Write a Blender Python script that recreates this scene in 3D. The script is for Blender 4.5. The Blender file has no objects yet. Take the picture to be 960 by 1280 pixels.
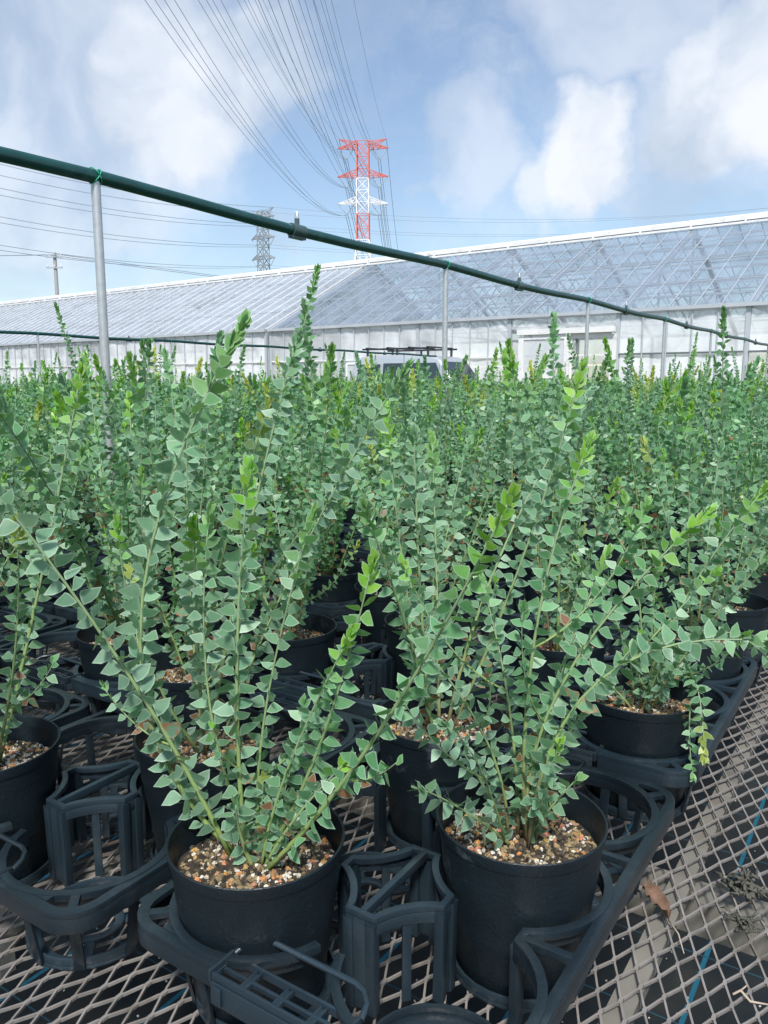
import bpy, bmesh, math, random
import numpy as np
from mathutils import Vector, Matrix

R = math.radians
PI = math.pi
scene = bpy.context.scene
C = scene.collection

# ------------------------------------------------------------------ camera
CAM_Z = 1.27
PITCH, YAW, F = R(9.2), R(33.4), 1000.0
cam_d = bpy.data.cameras.new('camera')
cam_d.sensor_fit = 'VERTICAL'
cam_d.sensor_height = 24.0
cam_d.lens = 24.0 * F / 1280.0
cam_d.clip_start = 0.02
cam_d.clip_end = 9000
cam = bpy.data.objects.new('camera', cam_d)
C.objects.link(cam)
cam.location = (0, 0, CAM_Z)
cam.rotation_euler = (PI / 2 - PITCH, 0, YAW)
scene.camera = cam
cy, sy, cp, sp = math.cos(YAW), math.sin(YAW), math.cos(PITCH), math.sin(PITCH)

def W(a, b, z=0.0):
    """a metres to the right of and b metres ahead of where the photographer stands"""
    return Vector((cy * a - sy * b, sy * a + cy * b, z))

def ray(px, py):
    u, v = (px - 480) / F, (640 - py) / F
    return W(u, cp + sp * v, cp * v - sp)

def at_b(px, py, b):
    u, v = (px - 480) / F, (640 - py) / F
    s = b / (cp + sp * v)
    return W(u * s, b, CAM_Z + (cp * v - sp) * s)

def at_z(px, py, z):
    r = ray(px, py)
    return Vector((0, 0, CAM_Z)) + r * ((z - CAM_Z) / r.z)

def project(p):
    d = Vector(p) - Vector((0, 0, CAM_Z))
    a = d.x * cy + d.y * sy
    b = -d.x * sy + d.y * cy
    dep = b * cp - d.z * sp
    up = d.z * cp + b * sp
    if dep < 0.05:
        return None
    return 480 + F * a / dep, 640 - F * up / dep, dep

# ------------------------------------------------------------------ light
SUN_AZ, SUN_EL = 150.0, 52.0          # degrees; azimuth measured from +Y towards +X
sun_dir = Vector((math.sin(R(SUN_AZ)) * math.cos(R(SUN_EL)), math.cos(R(SUN_AZ)) * math.cos(R(SUN_EL)), math.sin(R(SUN_EL))))
world = bpy.data.worlds.new('World')
scene.world = world
world.use_nodes = True
wn, wl = world.node_tree.nodes, world.node_tree.links
wn.clear()

def wnode(t, **k):
    n = wn.new(t)
    for a, v in k.items():
        setattr(n, a, v)
    return n

def wmath(op, a, b=None, clamp=False):
    n = wnode('ShaderNodeMath', operation=op, use_clamp=clamp)
    for i, v in enumerate((a, b)):
        if v is None:
            continue
        if isinstance(v, (int, float)):
            n.inputs[i].default_value = v
        else:
            wl.new(v, n.inputs[i])
    return n.outputs[0]

out = wnode('ShaderNodeOutputWorld')
bg = wnode('ShaderNodeBackground')
bg.inputs['Strength'].default_value = 0.092
wl.new(bg.outputs[0], out.inputs[0])
sky = wnode('ShaderNodeTexSky', sky_type='NISHITA', sun_disc=False)
sky.sun_elevation = R(SUN_EL)
sky.sun_rotation = R(SUN_AZ)
sky.air_density, sky.dust_density, sky.ozone_density = 1.1, 0.6, 2.2
tc = wnode('ShaderNodeTexCoord')
dirv = tc.outputs['Generated']
# big soft warp + fine cauliflower warp, all in direction space
def wnoise(vec, scale, detail, rough, off=(0, 0, 0)):
    m = wnode('ShaderNodeMapping')
    m.inputs['Location'].default_value = off
    wl.new(vec, m.inputs['Vector'])
    n = wnode('ShaderNodeTexNoise')
    n.inputs['Scale'].default_value = scale
    n.inputs['Detail'].default_value = detail
    n.inputs['Roughness'].default_value = rough
    wl.new(m.outputs[0], n.inputs['Vector'])
    return n
warp = wnoise(dirv, 5.0, 6.0, 0.55)
wsub = wnode('ShaderNodeVectorMath', operation='SUBTRACT')
wl.new(warp.outputs['Color'], wsub.inputs[0]); wsub.inputs[1].default_value = (0.5, 0.5, 0.5)
wsc = wnode('ShaderNodeVectorMath', operation='SCALE'); wl.new(wsub.outputs[0], wsc.inputs[0]); wsc.inputs['Scale'].default_value = 0.22
wadd = wnode('ShaderNodeVectorMath', operation='ADD'); wl.new(dirv, wadd.inputs[0]); wl.new(wsc.outputs[0], wadd.inputs[1])
# the cumulus heaps that stand in this sky: direction and angular size
heaps = [((720, 205), 0.085, 1.0), ((675, 225), 0.06, 0.8), ((765, 215), 0.05, 0.8), ((570, 198), 0.085, 0.55), ((905, 120), 0.12, 1.0), ((960, 70), 0.13, 1.0),
         ((850, 215), 0.075, 0.6), ((930, 215), 0.07, 0.45), ((240, 100), 0.13, 0.95), ((335, 45), 0.10, 0.8), ((60, 110), 0.25, 0.7), ((30, 20), 0.25, 0.7),
         ((105, 285), 0.055, 0.7), ((525, 243), 0.035, 0.5), ((365, 313), 0.04, 0.5), ((760, 15), 0.12, 0.6), ((50, 345), 0.05, 0.4), ((480, 60), 0.10, 0.15)]
cov = None
for (px, py), rad, amt in heaps:
    d = ray(px, py).normalized()
    dist = wnode('ShaderNodeVectorMath', operation='DISTANCE')
    wl.new(wadd.outputs[0], dist.inputs[0]); dist.inputs[1].default_value = d
    mr = wnode('ShaderNodeMapRange', interpolation_type='SMOOTHSTEP')
    wl.new(dist.outputs['Value'], mr.inputs['Value'])
    mr.inputs['From Min'].default_value = rad * 1.02
    mr.inputs['From Max'].default_value = rad * 0.56
    mr.inputs['To Min'].default_value = 0.0
    mr.inputs['To Max'].default_value = amt
    cov = mr.outputs[0] if cov is None else wmath('MAXIMUM', cov, mr.outputs[0])
# scattered fields of the same cloud over the rest of the sky
flat = wnode('ShaderNodeVectorMath', operation='MULTIPLY'); wl.new(wadd.outputs[0], flat.inputs[0]); flat.inputs[1].default_value = (1, 1, 1.8)
fld = wnoise(flat.outputs[0], 3.2, 8.0, 0.58, (1.3, 4.1, 0.6))
fmr = wnode('ShaderNodeMapRange', interpolation_type='SMOOTHSTEP')
wl.new(fld.outputs['Fac'], fmr.inputs['Value'])
for k, v in (('From Min', 0.50), ('From Max', 0.68), ('To Min', 0.0), ('To Max', 0.75)):
    fmr.inputs[k].default_value = v
# thin veil
veil = wnoise(flat.outputs[0], 6.5, 9.0, 0.65, (7.7, 0.4, 2.2))
vmr = wnode('ShaderNodeMapRange', interpolation_type='SMOOTHSTEP')
wl.new(veil.outputs['Fac'], vmr.inputs['Value'])
for k, v in (('From Min', 0.35), ('From Max', 0.75), ('To Min', 0.10), ('To Max', 0.45)):
    vmr.inputs[k].default_value = v
cov = wmath('MAXIMUM', cov, wmath('MULTIPLY', fmr.outputs[0], 0.55))
cov = wmath('MAXIMUM', cov, vmr.outputs[0])
# light and grey sides of the heaps
shade = wnoise(wadd.outputs[0], 4.2, 4.5, 0.52, (0.2, 3.3, 5.0))
smr = wnode('ShaderNodeMapRange', interpolation_type='SMOOTHSTEP')
wl.new(shade.outputs['Fac'], smr.inputs['Value'])
for k, v in (('From Min', 0.36), ('From Max', 0.62), ('To Min', 0.0), ('To Max', 1.0)):
    smr.inputs[k].default_value = v
ccol = wnode('ShaderNodeMix', data_type='RGBA')
wl.new(smr.outputs[0], ccol.inputs['Factor'])
ccol.inputs['A'].default_value = (3.3, 4.0, 5.0, 1)
ccol.inputs['B'].default_value = (5.9, 6.2, 6.7, 1)
smix = wnode('ShaderNodeMix', data_type='RGBA')
wl.new(cov, smix.inputs['Factor'])
wl.new(sky.outputs[0], smix.inputs['A'])
wl.new(ccol.outputs['Result'], smix.inputs['B'])
wl.new(smix.outputs['Result'], bg.inputs['Color'])

sun_l = bpy.data.lights.new('sun', 'SUN')
sun_l.energy = 3.0
sun_l.angle = R(9)
sun_l.color = (1.0, 0.965, 0.92)
sun_o = bpy.data.objects.new('sun', sun_l)
C.objects.link(sun_o)
sun_o.rotation_euler = sun_dir.to_track_quat('Z', 'Y').to_euler()
sun_o.location = (0, 0, 30)

vs = scene.view_settings
vs.view_transform = 'Standard'
vs.look = 'None'
vs.exposure = 0.78
vs.gamma = 1.0
vs.use_curve_mapping = False
scene.cycles.max_bounces = 5
scene.cycles.diffuse_bounces = 3
scene.cycles.glossy_bounces = 2
scene.cycles.transmission_bounces = 2
scene.cycles.transparent_max_bounces = 10
scene.cycles.caustics_reflective = False
scene.cycles.caustics_refractive = False

# ------------------------------------------------------------------ materials
MATS = {}
def new_mat(name):
    m = bpy.data.materials.new(name)
    m.use_nodes = True
    MATS[name] = m
    nt = m.node_tree
    return m, nt.nodes, nt.links, nt.nodes['Principled BSDF']

def mat(name, col, rough=0.6, metal=0.0, var=0.15, scale=20.0, bump=0.0, bscale=80.0, spec=0.5, rand=0.0, detail=4.0, wear=None, wear_scale=9.0, wear_lo=0.58, wear_hi=0.72):
    """plain painted/plastic/metal surface: base colour broken up by noise, fine relief, per-object tone, dust stains"""
    m, n, l, p = new_mat(name)
    p.inputs['Roughness'].default_value = rough
    p.inputs['Metallic'].default_value = metal
    p.inputs['Specular IOR Level'].default_value = spec
    t = n.new('ShaderNodeTexCoord')
    nz = n.new('ShaderNodeTexNoise'); nz.inputs['Scale'].default_value = scale; nz.inputs['Detail'].default_value = detail
    l.new(t.outputs['Object'], nz.inputs['Vector'])
    mr = n.new('ShaderNodeMapRange'); l.new(nz.outputs['Fac'], mr.inputs['Value'])
    mr.inputs['From Min'].default_value = 0.25; mr.inputs['From Max'].default_value = 0.75
    mr.inputs['To Min'].default_value = 1 - var; mr.inputs['To Max'].default_value = 1 + var
    val = mr.outputs[0]
    if rand:
        oi = n.new('ShaderNodeObjectInfo')
        r2 = n.new('ShaderNodeMapRange'); l.new(oi.outputs['Random'], r2.inputs['Value'])
        r2.inputs['To Min'].default_value = 1 - rand; r2.inputs['To Max'].default_value = 1 + rand
        mu = n.new('ShaderNodeMath'); mu.operation = 'MULTIPLY'; l.new(val, mu.inputs[0]); l.new(r2.outputs[0], mu.inputs[1]); val = mu.outputs[0]
    sc = n.new('ShaderNodeVectorMath'); sc.operation = 'SCALE'; sc.inputs[0].default_value = col[:3]; l.new(val, sc.inputs['Scale'])
    colout = sc.outputs[0]
    if wear:
        wz = n.new('ShaderNodeTexNoise'); wz.inputs['Scale'].default_value = wear_scale; wz.inputs['Detail'].default_value = 8; wz.inputs['Roughness'].default_value = 0.65
        oi2 = n.new('ShaderNodeObjectInfo'); ad = n.new('ShaderNodeVectorMath'); l.new(t.outputs['Object'], ad.inputs[0])
        s3 = n.new('ShaderNodeVectorMath'); s3.operation = 'SCALE'; s3.inputs[0].default_value = (3, 7, 5); l.new(oi2.outputs['Random'], s3.inputs['Scale']); l.new(s3.outputs[0], ad.inputs[1])
        l.new(ad.outputs[0], wz.inputs['Vector'])
        wr = n.new('ShaderNodeMapRange'); wr.interpolation_type = 'SMOOTHSTEP'; l.new(wz.outputs['Fac'], wr.inputs['Value'])
        wr.inputs['From Min'].default_value = wear_lo; wr.inputs['From Max'].default_value = wear_hi
        mx = n.new('ShaderNodeMix'); mx.data_type = 'RGBA'; l.new(wr.outputs[0], mx.inputs['Factor']); l.new(colout, mx.inputs['A']); mx.inputs['B'].default_value = (*wear, 1)
        colout = mx.outputs['Result']
    l.new(colout, p.inputs['Base Color'])
    if bump:
        bz = n.new('ShaderNodeTexNoise'); bz.inputs['Scale'].default_value = bscale; bz.inputs['Detail'].default_value = 5
        l.new(t.outputs['Object'], bz.inputs['Vector'])
        b = n.new('ShaderNodeBump'); b.inputs['Strength'].default_value = bump; b.inputs['Distance'].default_value = 0.002
        l.new(bz.outputs['Fac'], b.inputs['Height']); l.new(b.outputs[0], p.inputs['Normal'])
    return m

mat('pot_plastic', (0.006, 0.0125, 0.017), 0.43, var=0.2, scale=30, bump=0.35, bscale=260, rand=0.22, wear=(0.075, 0.095, 0.105), wear_scale=16, wear_lo=0.60, wear_hi=0.74)
mat('tray_plastic', (0.014, 0.025, 0.034), 0.32, spec=0.75, var=0.15, scale=25, bump=0.2, bscale=300, rand=0.35, wear=(0.04, 0.055, 0.065), wear_scale=10, wear_lo=0.5, wear_hi=0.8)
mat('mesh_steel', (0.31, 0.285, 0.26), 0.5, metal=0.35, var=0.25, scale=40, wear=(0.20, 0.17, 0.14), wear_scale=14, wear_lo=0.52, wear_hi=0.7)
mat('frame_steel', (0.23, 0.22, 0.19), 0.55, metal=0.3, var=0.25, scale=16, wear=(0.16, 0.13, 0.10), wear_scale=5)
mat('galvanised', (0.52, 0.54, 0.55), 0.38, metal=0.6, var=0.12, scale=60)
mat('pipe_green', (0.010, 0.062, 0.060), 0.35, var=0.2, scale=14, wear=(0.025, 0.095, 0.09), wear_scale=20)
mat('tie_green', (0.02, 0.35, 0.20), 0.4)
mat('nozzle_dark', (0.05, 0.09, 0.09), 0.4)
mat('nozzle_metal', (0.6, 0.6, 0.58), 0.3, metal=0.7)
mat('gh_white', (0.74, 0.74, 0.73), 0.5, var=0.12, scale=3, wear=(0.45, 0.43, 0.40), wear_scale=2.0)
mat('gh_steel', (0.50, 0.53, 0.56), 0.5, metal=0.3, var=0.1, scale=2)
mat('gh_bar', (0.46, 0.50, 0.54), 0.5, metal=0.2, var=0.1, scale=2)
mat('gh_dark', (0.12, 0.14, 0.15), 0.6)
mat('van_paint', (0.55, 0.58, 0.60), 0.28, metal=0.45, var=0.05, scale=1)
mat('van_glass', (0.03, 0.045, 0.05), 0.08, spec=0.8)
mat('rubber', (0.02, 0.02, 0.02), 0.8)
mat('black_metal', (0.03, 0.035, 0.04), 0.4)
mat('lamp_clear', (0.75, 0.75, 0.75), 0.2)
mat('lamp_red', (0.45, 0.02, 0.02), 0.25)
mat('tower_red', (0.62, 0.16, 0.13), 0.6, var=0.1, scale=.5)  # red kept pale: slight distance haze is mixed into the paint colour
mat('tower_white', (0.80, 0.80, 0.80), 0.6, var=0.06, scale=.5)
mat('tower_grey', (0.30, 0.34, 0.36), 0.6, var=0.1, scale=.5)
mat('insulator', (0.36, 0.42, 0.46), 0.4)
mat('wire', (0.22, 0.26, 0.30), 0.6)
mat('concrete', (0.36, 0.35, 0.33), 0.8, var=0.15)
mat('dead_leaf', (0.15, 0.09, 0.06), 0.8, var=0.5, scale=60)
mat('dead_clump', (0.075, 0.075, 0.06), 0.9, var=0.6, scale=120, bump=0.6, bscale=150)
mat('dry_twig', (0.40, 0.33, 0.25), 0.8, var=0.3)
mat('soil', (0.035, 0.026, 0.018), 0.95, var=0.5, scale=140, bump=0.9, bscale=220)

def vcol_mat(name, rough=0.8, bump=0.0):
    m, n, l, p = new_mat(name)
    p.inputs['Roughness'].default_value = rough
    a = n.new('ShaderNodeAttribute'); a.attribute_name = 'Col'
    l.new(a.outputs['Color'], p.inputs['Base Color'])
    return m
vcol_mat('granule')
vcol_mat('stem', 0.55)

def leaf_mat(name, attr_type):
    m, n, l, p = new_mat(name)
    p.inputs['Roughness'].default_value = 0.42
    p.inputs['Specular IOR Level'].default_value = 0.5
    if attr_type == 'OBJ':
        oi = n.new('ShaderNodeObjectInfo'); col = oi.outputs['Color']
    else:
        a = n.new('ShaderNodeAttribute'); a.attribute_name = 'Col'; col = a.outputs['Color']
    t = n.new('ShaderNodeTexCoord')
    am = n.new('ShaderNodeAttribute'); am.attribute_name = 'margin'
    mr = n.new('ShaderNodeMapRange'); mr.interpolation_type = 'SMOOTHSTEP'; l.new(am.outputs['Fac'], mr.inputs['Value'])
    mr.inputs['From Min'].default_value = 0.74; mr.inputs['From Max'].default_value = 0.97; mr.inputs['To Max'].default_value = 0.6
    mx = n.new('ShaderNodeMix'); mx.data_type = 'RGBA'; l.new(mr.outputs[0], mx.inputs['Factor']); l.new(col, mx.inputs['A']); mx.inputs['B'].default_value = (0.43, 0.55, 0.43, 1)  # pale edge: light caught on the leaf margin, painted into the colour
    col = mx.outputs['Result']
    if attr_type == 'OBJ':
        # a blush of rust on leaves whose object alpha asks for it
        nz = n.new('ShaderNodeTexNoise'); nz.inputs['Scale'].default_value = 1.6; nz.inputs['Detail'].default_value = 4
        l.new(t.outputs['Object'], nz.inputs['Vector'])
        ru = n.new('ShaderNodeMapRange'); ru.interpolation_type = 'SMOOTHSTEP'; l.new(nz.outputs['Fac'], ru.inputs['Value'])
        ru.inputs['From Min'].default_value = 0.42; ru.inputs['From Max'].default_value = 0.62
        inv = n.new('ShaderNodeMath'); inv.operation = 'SUBTRACT'; inv.inputs[0].default_value = 1.0; l.new(oi.outputs['Alpha'], inv.inputs[1])
        mu = n.new('ShaderNodeMath'); mu.operation = 'MULTIPLY'; l.new(ru.outputs[0], mu.inputs[0]); l.new(inv.outputs[0], mu.inputs[1])
        mx2 = n.new('ShaderNodeMix'); mx2.data_type = 'RGBA'; l.new(mu.outputs[0], mx2.inputs['Factor']); l.new(mx.outputs['Result'], mx2.inputs['A']); mx2.inputs['B'].default_value = (0.42, 0.13, 0.06, 1)
        col = mx2.outputs['Result']
    # glaucous bloom: mottled, a touch greyer
    nb = n.new('ShaderNodeTexNoise'); nb.inputs['Scale'].default_value = 2.5 if attr_type == 'OBJ' else 120
    l.new(t.outputs['Object'], nb.inputs['Vector'])
    br = n.new('ShaderNodeMapRange'); l.new(nb.outputs['Fac'], br.inputs['Value']); br.inputs['To Min'].default_value = 0.8; br.inputs['To Max'].default_value = 1.2
    s = n.new('ShaderNodeVectorMath'); s.operation = 'SCALE'; l.new(col, s.inputs[0]); l.new(br.outputs[0], s.inputs['Scale'])
    l.new(s.outputs[0], p.inputs['Base Color'])
    tr = n.new('ShaderNodeBsdfTranslucent')
    tint = n.new('ShaderNodeVectorMath'); tint.operation = 'MULTIPLY'; l.new(s.outputs[0], tint.inputs[0]); tint.inputs[1].default_value = (1.1, 1.25, 0.5)
    l.new(tint.outputs[0], tr.inputs['Color'])
    ms = n.new('ShaderNodeMixShader'); ms.inputs[0].default_value = 0.28
    l.new(p.outputs[0], ms.inputs[1]); l.new(tr.outputs[0], ms.inputs[2])
    l.new(ms.outputs[0], n['Material Output'].inputs['Surface'])
    return m
leaf_mat('leaf_single', 'OBJ')
leaf_mat('leaf_mass', 'VCOL')

def sheet_mat(name, col, clear, gloss=0.10, nscale=1.2, var=0.25):
    """glass or film: part see-through, part pale surface, a little gloss"""
    m, n, l, p = new_mat(name)
    p.inputs['Base Color'].default_value = (*col, 1)
    p.inputs['Roughness'].default_value = 0.25
    tr = n.new('ShaderNodeBsdfTransparent'); tr.inputs['Color'].default_value = (0.97, 0.985, 0.99, 1)
    t = n.new('ShaderNodeTexCoord'); nz = n.new('ShaderNodeTexNoise'); nz.inputs['Scale'].default_value = nscale; nz.inputs['Detail'].default_value = 5
    geo = n.new('ShaderNodeNewGeometry')
    l.new(geo.outputs['Position'], nz.inputs['Vector'])
    mr = n.new('ShaderNodeMapRange'); l.new(nz.outputs['Fac'], mr.inputs['Value'])
    mr.inputs['From Min'].default_value = 0.3; mr.inputs['From Max'].default_value = 0.7
    mr.inputs['To Min'].default_value = 1 - clear - var * .5; mr.inputs['To Max'].default_value = 1 - clear + var * .5
    oi = n.new('ShaderNodeObjectInfo'); ra = n.new('ShaderNodeMapRange'); l.new(oi.outputs['Random'], ra.inputs['Value']); ra.inputs['To Min'].default_value = -0.07; ra.inputs['To Max'].default_value = 0.07
    ad = n.new('ShaderNodeMath'); ad.use_clamp = True; l.new(mr.outputs[0], ad.inputs[0]); l.new(ra.outputs[0], ad.inputs[1])
    ms = n.new('ShaderNodeMixShader'); l.new(ad.outputs[0], ms.inputs[0]); l.new(tr.outputs[0], ms.inputs[1]); l.new(p.outputs[0], ms.inputs[2])
    l.new(ms.outputs[0], n['Material Output'].inputs['Surface'])
    return m
sheet_mat('roof_glass', (0.34, 0.41, 0.50), 0.74)
sheet_mat('roof_glass_pale', (0.52, 0.57, 0.63), 0.58)  # paler, less clear: reflection at a grazing angle put into the colour
sheet_mat('film', (0.80, 0.83, 0.86), 0.36, nscale=1.6, var=0.4)
sheet_mat('film_thin', (0.72, 0.74, 0.76), 0.55)

# ground: soil and gravel yard; weed fabric with blue lines
m, n, l, p = new_mat('yard')
p.inputs['Roughness'].default_value = 0.95
t = n.new('ShaderNodeTexCoord'); a1 = n.new('ShaderNodeTexNoise'); a1.inputs['Scale'].default_value = 0.6; a1.inputs['Detail'].default_value = 8
l.new(t.outputs['Object'], a1.inputs['Vector'])
cr = n.new('ShaderNodeValToRGB'); l.new(a1.outputs['Fac'], cr.inputs[0])
cr.color_ramp.elements[0].position = 0.35; cr.color_ramp.elements[0].color = (0.10, 0.11, 0.06, 1)
cr.color_ramp.elements[1].position = 0.65; cr.color_ramp.elements[1].color = (0.27, 0.25, 0.21, 1)
l.new(cr.outputs[0], p.inputs['Base Color'])
m, n, l, p = new_mat('weed_fabric')
p.inputs['Roughness'].default_value = 0.7
t = n.new('ShaderNodeTexCoord'); sx = n.new('ShaderNodeSeparateXYZ'); l.new(t.outputs['Object'], sx.inputs[0])
def stripe(axis, period, off, width):
    a = n.new('ShaderNodeMath'); a.operation = 'ADD'; l.new(sx.outputs[axis], a.inputs[0]); a.inputs[1].default_value = off
    b = n.new('ShaderNodeMath'); b.operation = 'PINGPONG'; l.new(a.outputs[0], b.inputs[0]); b.inputs[1].default_value = period / 2
    c = n.new('ShaderNodeMath'); c.operation = 'LESS_THAN'; l.new(b.outputs[0], c.inputs[0]); c.inputs[1].default_value = width / 2
    return c.outputs[0]
nz = n.new('ShaderNodeTexNoise'); nz.inputs['Scale'].default_value = 5; nz.inputs['Detail'].default_value = 8; l.new(t.outputs['Object'], nz.inputs['Vector'])
cr = n.new('ShaderNodeValToRGB'); l.new(nz.outputs['Fac'], cr.inputs[0])
cr.color_ramp.elements[0].position = 0.45; cr.color_ramp.elements[0].color = (0.006, 0.011, 0.014, 1)
cr.color_ramp.elements[1].position = 0.75; cr.color_ramp.elements[1].color = (0.035, 0.035, 0.03, 1)
mx = n.new('ShaderNodeMix'); mx.data_type = 'RGBA'; l.new(stripe(0, 0.30, 0.284, 0.010), mx.inputs['Factor']); l.new(cr.outputs[0], mx.inputs['A']); mx.inputs['B'].default_value = (0.012, 0.13, 0.20, 1)
mx2 = n.new('ShaderNodeMix'); mx2.data_type = 'RGBA'; l.new(stripe(1, 0.23, 0.1, 0.004), mx2.inputs['Factor']); l.new(mx.outputs['Result'], mx2.inputs['A']); mx2.inputs['B'].default_value = (0.02, 0.07, 0.10, 1)
l.new(mx2.outputs['Result'], p.inputs['Base Color'])

# ------------------------------------------------------------------ mesh helpers
class MB:
    def __init__(self):
        self.v, self.f, self.c, self.m, self.fm = [], [], [], 0, []
    def add(self, vs, fs, col=None):
        o = len(self.v)
        self.v += [tuple(p) for p in vs]
        self.f += [tuple(i + o for i in f) for f in fs]
        self.fm += [self.m] * len(fs)
        self.c += [col or (1, 1, 1)] * len(vs)
    def box(self, lo, hi):
        x0, y0, z0 = lo; x1, y1, z1 = hi
        self.add([(x0, y0, z0), (x1, y0, z0), (x1, y1, z0), (x0, y1, z0), (x0, y0, z1), (x1, y0, z1), (x1, y1, z1), (x0, y1, z1)],
                 [(0, 3, 2, 1), (4, 5, 6, 7), (0, 1, 5, 4), (1, 2, 6, 5), (2, 3, 7, 6), (3, 0, 4, 7)])
    def bar(self, a, b, w, h=None, up=(0, 0, 1), ends=True):
        """square bar from a to b, w wide and h high"""
        a, b = Vector(a), Vector(b); h = h or w
        d = (b - a).normalized(); u = Vector(up)
        if abs(d.dot(u)) > 0.98: u = Vector((0, 1, 0))
        s = d.cross(u).normalized() * (w / 2); q = s.cross(d).normalized() * (h / 2)
        vs = [a - s - q, a + s - q, a + s + q, a - s + q, b - s - q, b + s - q, b + s + q, b - s + q]
        fs = [(0, 1, 5, 4), (1, 2, 6, 5), (2, 3, 7, 6), (3, 0, 4, 7)]
        if ends: fs += [(3, 2, 1, 0), (4, 5, 6, 7)]
        self.add(vs, fs)
    def tube(self, pts, rad, n=8, cap=True, cols=None):
        pts = [Vector(p) for p in pts]
        rs = rad if isinstance(rad, (list, tuple)) else [rad] * len(pts)
        o = len(self.v); ref = None
        for i, p in enumerate(pts):
            d = (pts[min(i + 1, len(pts) - 1)] - pts[max(i - 1, 0)]).normalized()
            if ref is None: ref = Vector((0, 0, 1)) if abs(d.z) < 0.9 else Vector((1, 0, 0))
            s = d.cross(ref).normalized(); q = s.cross(d).normalized(); ref = q
            for k in range(n):
                a = 2 * PI * k / n
                self.v.append(tuple(p + (s * math.cos(a) + q * math.sin(a)) * rs[i]))
                self.c.append(cols[i] if cols else (1, 1, 1))
        for i in range(len(pts) - 1):
            for k in range(n):
                k2 = (k + 1) % n
                self.f.append((o + i * n + k, o + i * n + k2, o + (i + 1) * n + k2, o + (i + 1) * n + k)); self.fm.append(self.m)
        if cap:
            self.f.append(tuple(o + k for k in reversed(range(n)))); self.fm.append(self.m)
            e = o + (len(pts) - 1) * n
            self.f.append(tuple(e + k for k in range(n))); self.fm.append(self.m)
    def lathe(self, prof, n=32, close=False):
        o = len(self.v)
        for r, z in prof:
            for k in range(n):
                a = 2 * PI * k / n
                self.v.append((r * math.cos(a), r * math.sin(a), z)); self.c.append((1, 1, 1))
        for i in range(len(prof) - 1):
            for k in range(n):
                k2 = (k + 1) % n
                self.f.append((o + i * n + k, o + i * n + k2, o + (i + 1) * n + k2, o + (i + 1) * n + k)); self.fm.append(self.m)
    def band(self, outer, inner, z0, z1, closed=False, top=True):
        """flat strip between two polylines, extruded from z0 to z1"""
        n = len(outer); o = len(self.v)
        for (x, y), (u, v) in zip(outer, inner):
            self.v += [(x, y, z1), (u, v, z1), (x, y, z0), (u, v, z0)]; self.c += [(1, 1, 1)] * 4
        rng = range(n if closed else n - 1)
        for i in rng:
            a, b = o + 4 * i, o + 4 * ((i + 1) % n)
            self.f += [(a, b, b + 1, a + 1), (a + 2, a + 3, b + 3, b + 2), (a, a + 2, b + 2, b), (a + 1, b + 1, b + 3, a + 3)]
            self.fm += [self.m] * 4
        if not closed:
            a = o; b = o + 4 * (n - 1)
            self.f += [(a, a + 1, a + 3, a + 2), (b, b + 2, b + 3, b + 1)]; self.fm += [self.m] * 2
    def mesh(self, name, mats, smooth=False, cols=False):
        me = bpy.data.meshes.new(name)
        me.from_pydata(self.v, [], self.f)
        for q in (mats if isinstance(mats, (list, tuple)) else [mats]):
            me.materials.append(MATS[q])
        if len(set(self.fm)) > 1:
            me.polygons.foreach_set('material_index', self.fm)
        if smooth is True:
            me.polygons.foreach_set('use_smooth', [True] * len(self.f))
        if cols:
            at = me.color_attributes.new('Col', 'FLOAT_COLOR', 'POINT')
            at.data.foreach_set('color', np.c_[np.array(self.c, dtype=np.float32), np.ones(len(self.c), dtype=np.float32)].ravel())
        me.update()
        if smooth == 'auto':
            me.polygons.foreach_set('use_smooth', [True] * len(self.f))
            try: me.set_sharp_from_angle(angle=R(35))
            except Exception: pass
        return me

def obj(name, me, parent=None, loc=None, rot=None, scl=None):
    o = bpy.data.objects.new(name, me)
    C.objects.link(o)
    if parent is not None: o.parent = parent
    if loc is not None: o.location = loc
    if rot is not None: o.rotation_euler = rot
    if scl is not None: o.scale = (scl, scl, scl) if isinstance(scl, (int, float)) else scl
    return o

def tag(o, label, cat, group=None, kind=None):
    o['label'] = label; o['category'] = cat
    if group: o['group'] = group
    if kind: o['kind'] = kind
    return o

def thing(name, label, cat, loc=(0, 0, 0), rotz=0.0, group=None):
    o = bpy.data.objects.new(name, None); C.objects.link(o)
    o.location = loc; o.rotation_euler = (0, 0, rotz); o.empty_display_size = 0.1
    return tag(o, label, cat, group)

# ------------------------------------------------------------------ setting: ground
mb = MB(); s = 6000
mb.add([(-s, -s, -0.012), (s, -s, -0.012), (s, s, -0.012), (-s, s, -0.012)], [(0, 1, 2, 3)])
g = obj('ground', mb.mesh('ground', 'yard')); g['kind'] = 'structure'
mb = MB(); mb.add([(-13, -3, 0), (4, -3, 0), (4, 14.6, 0), (-13, 14.6, 0)], [(0, 1, 2, 3)])
g = obj('weed_fabric', mb.mesh('weed_fabric', 'weed_fabric')); g['kind'] = 'structure'

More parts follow.
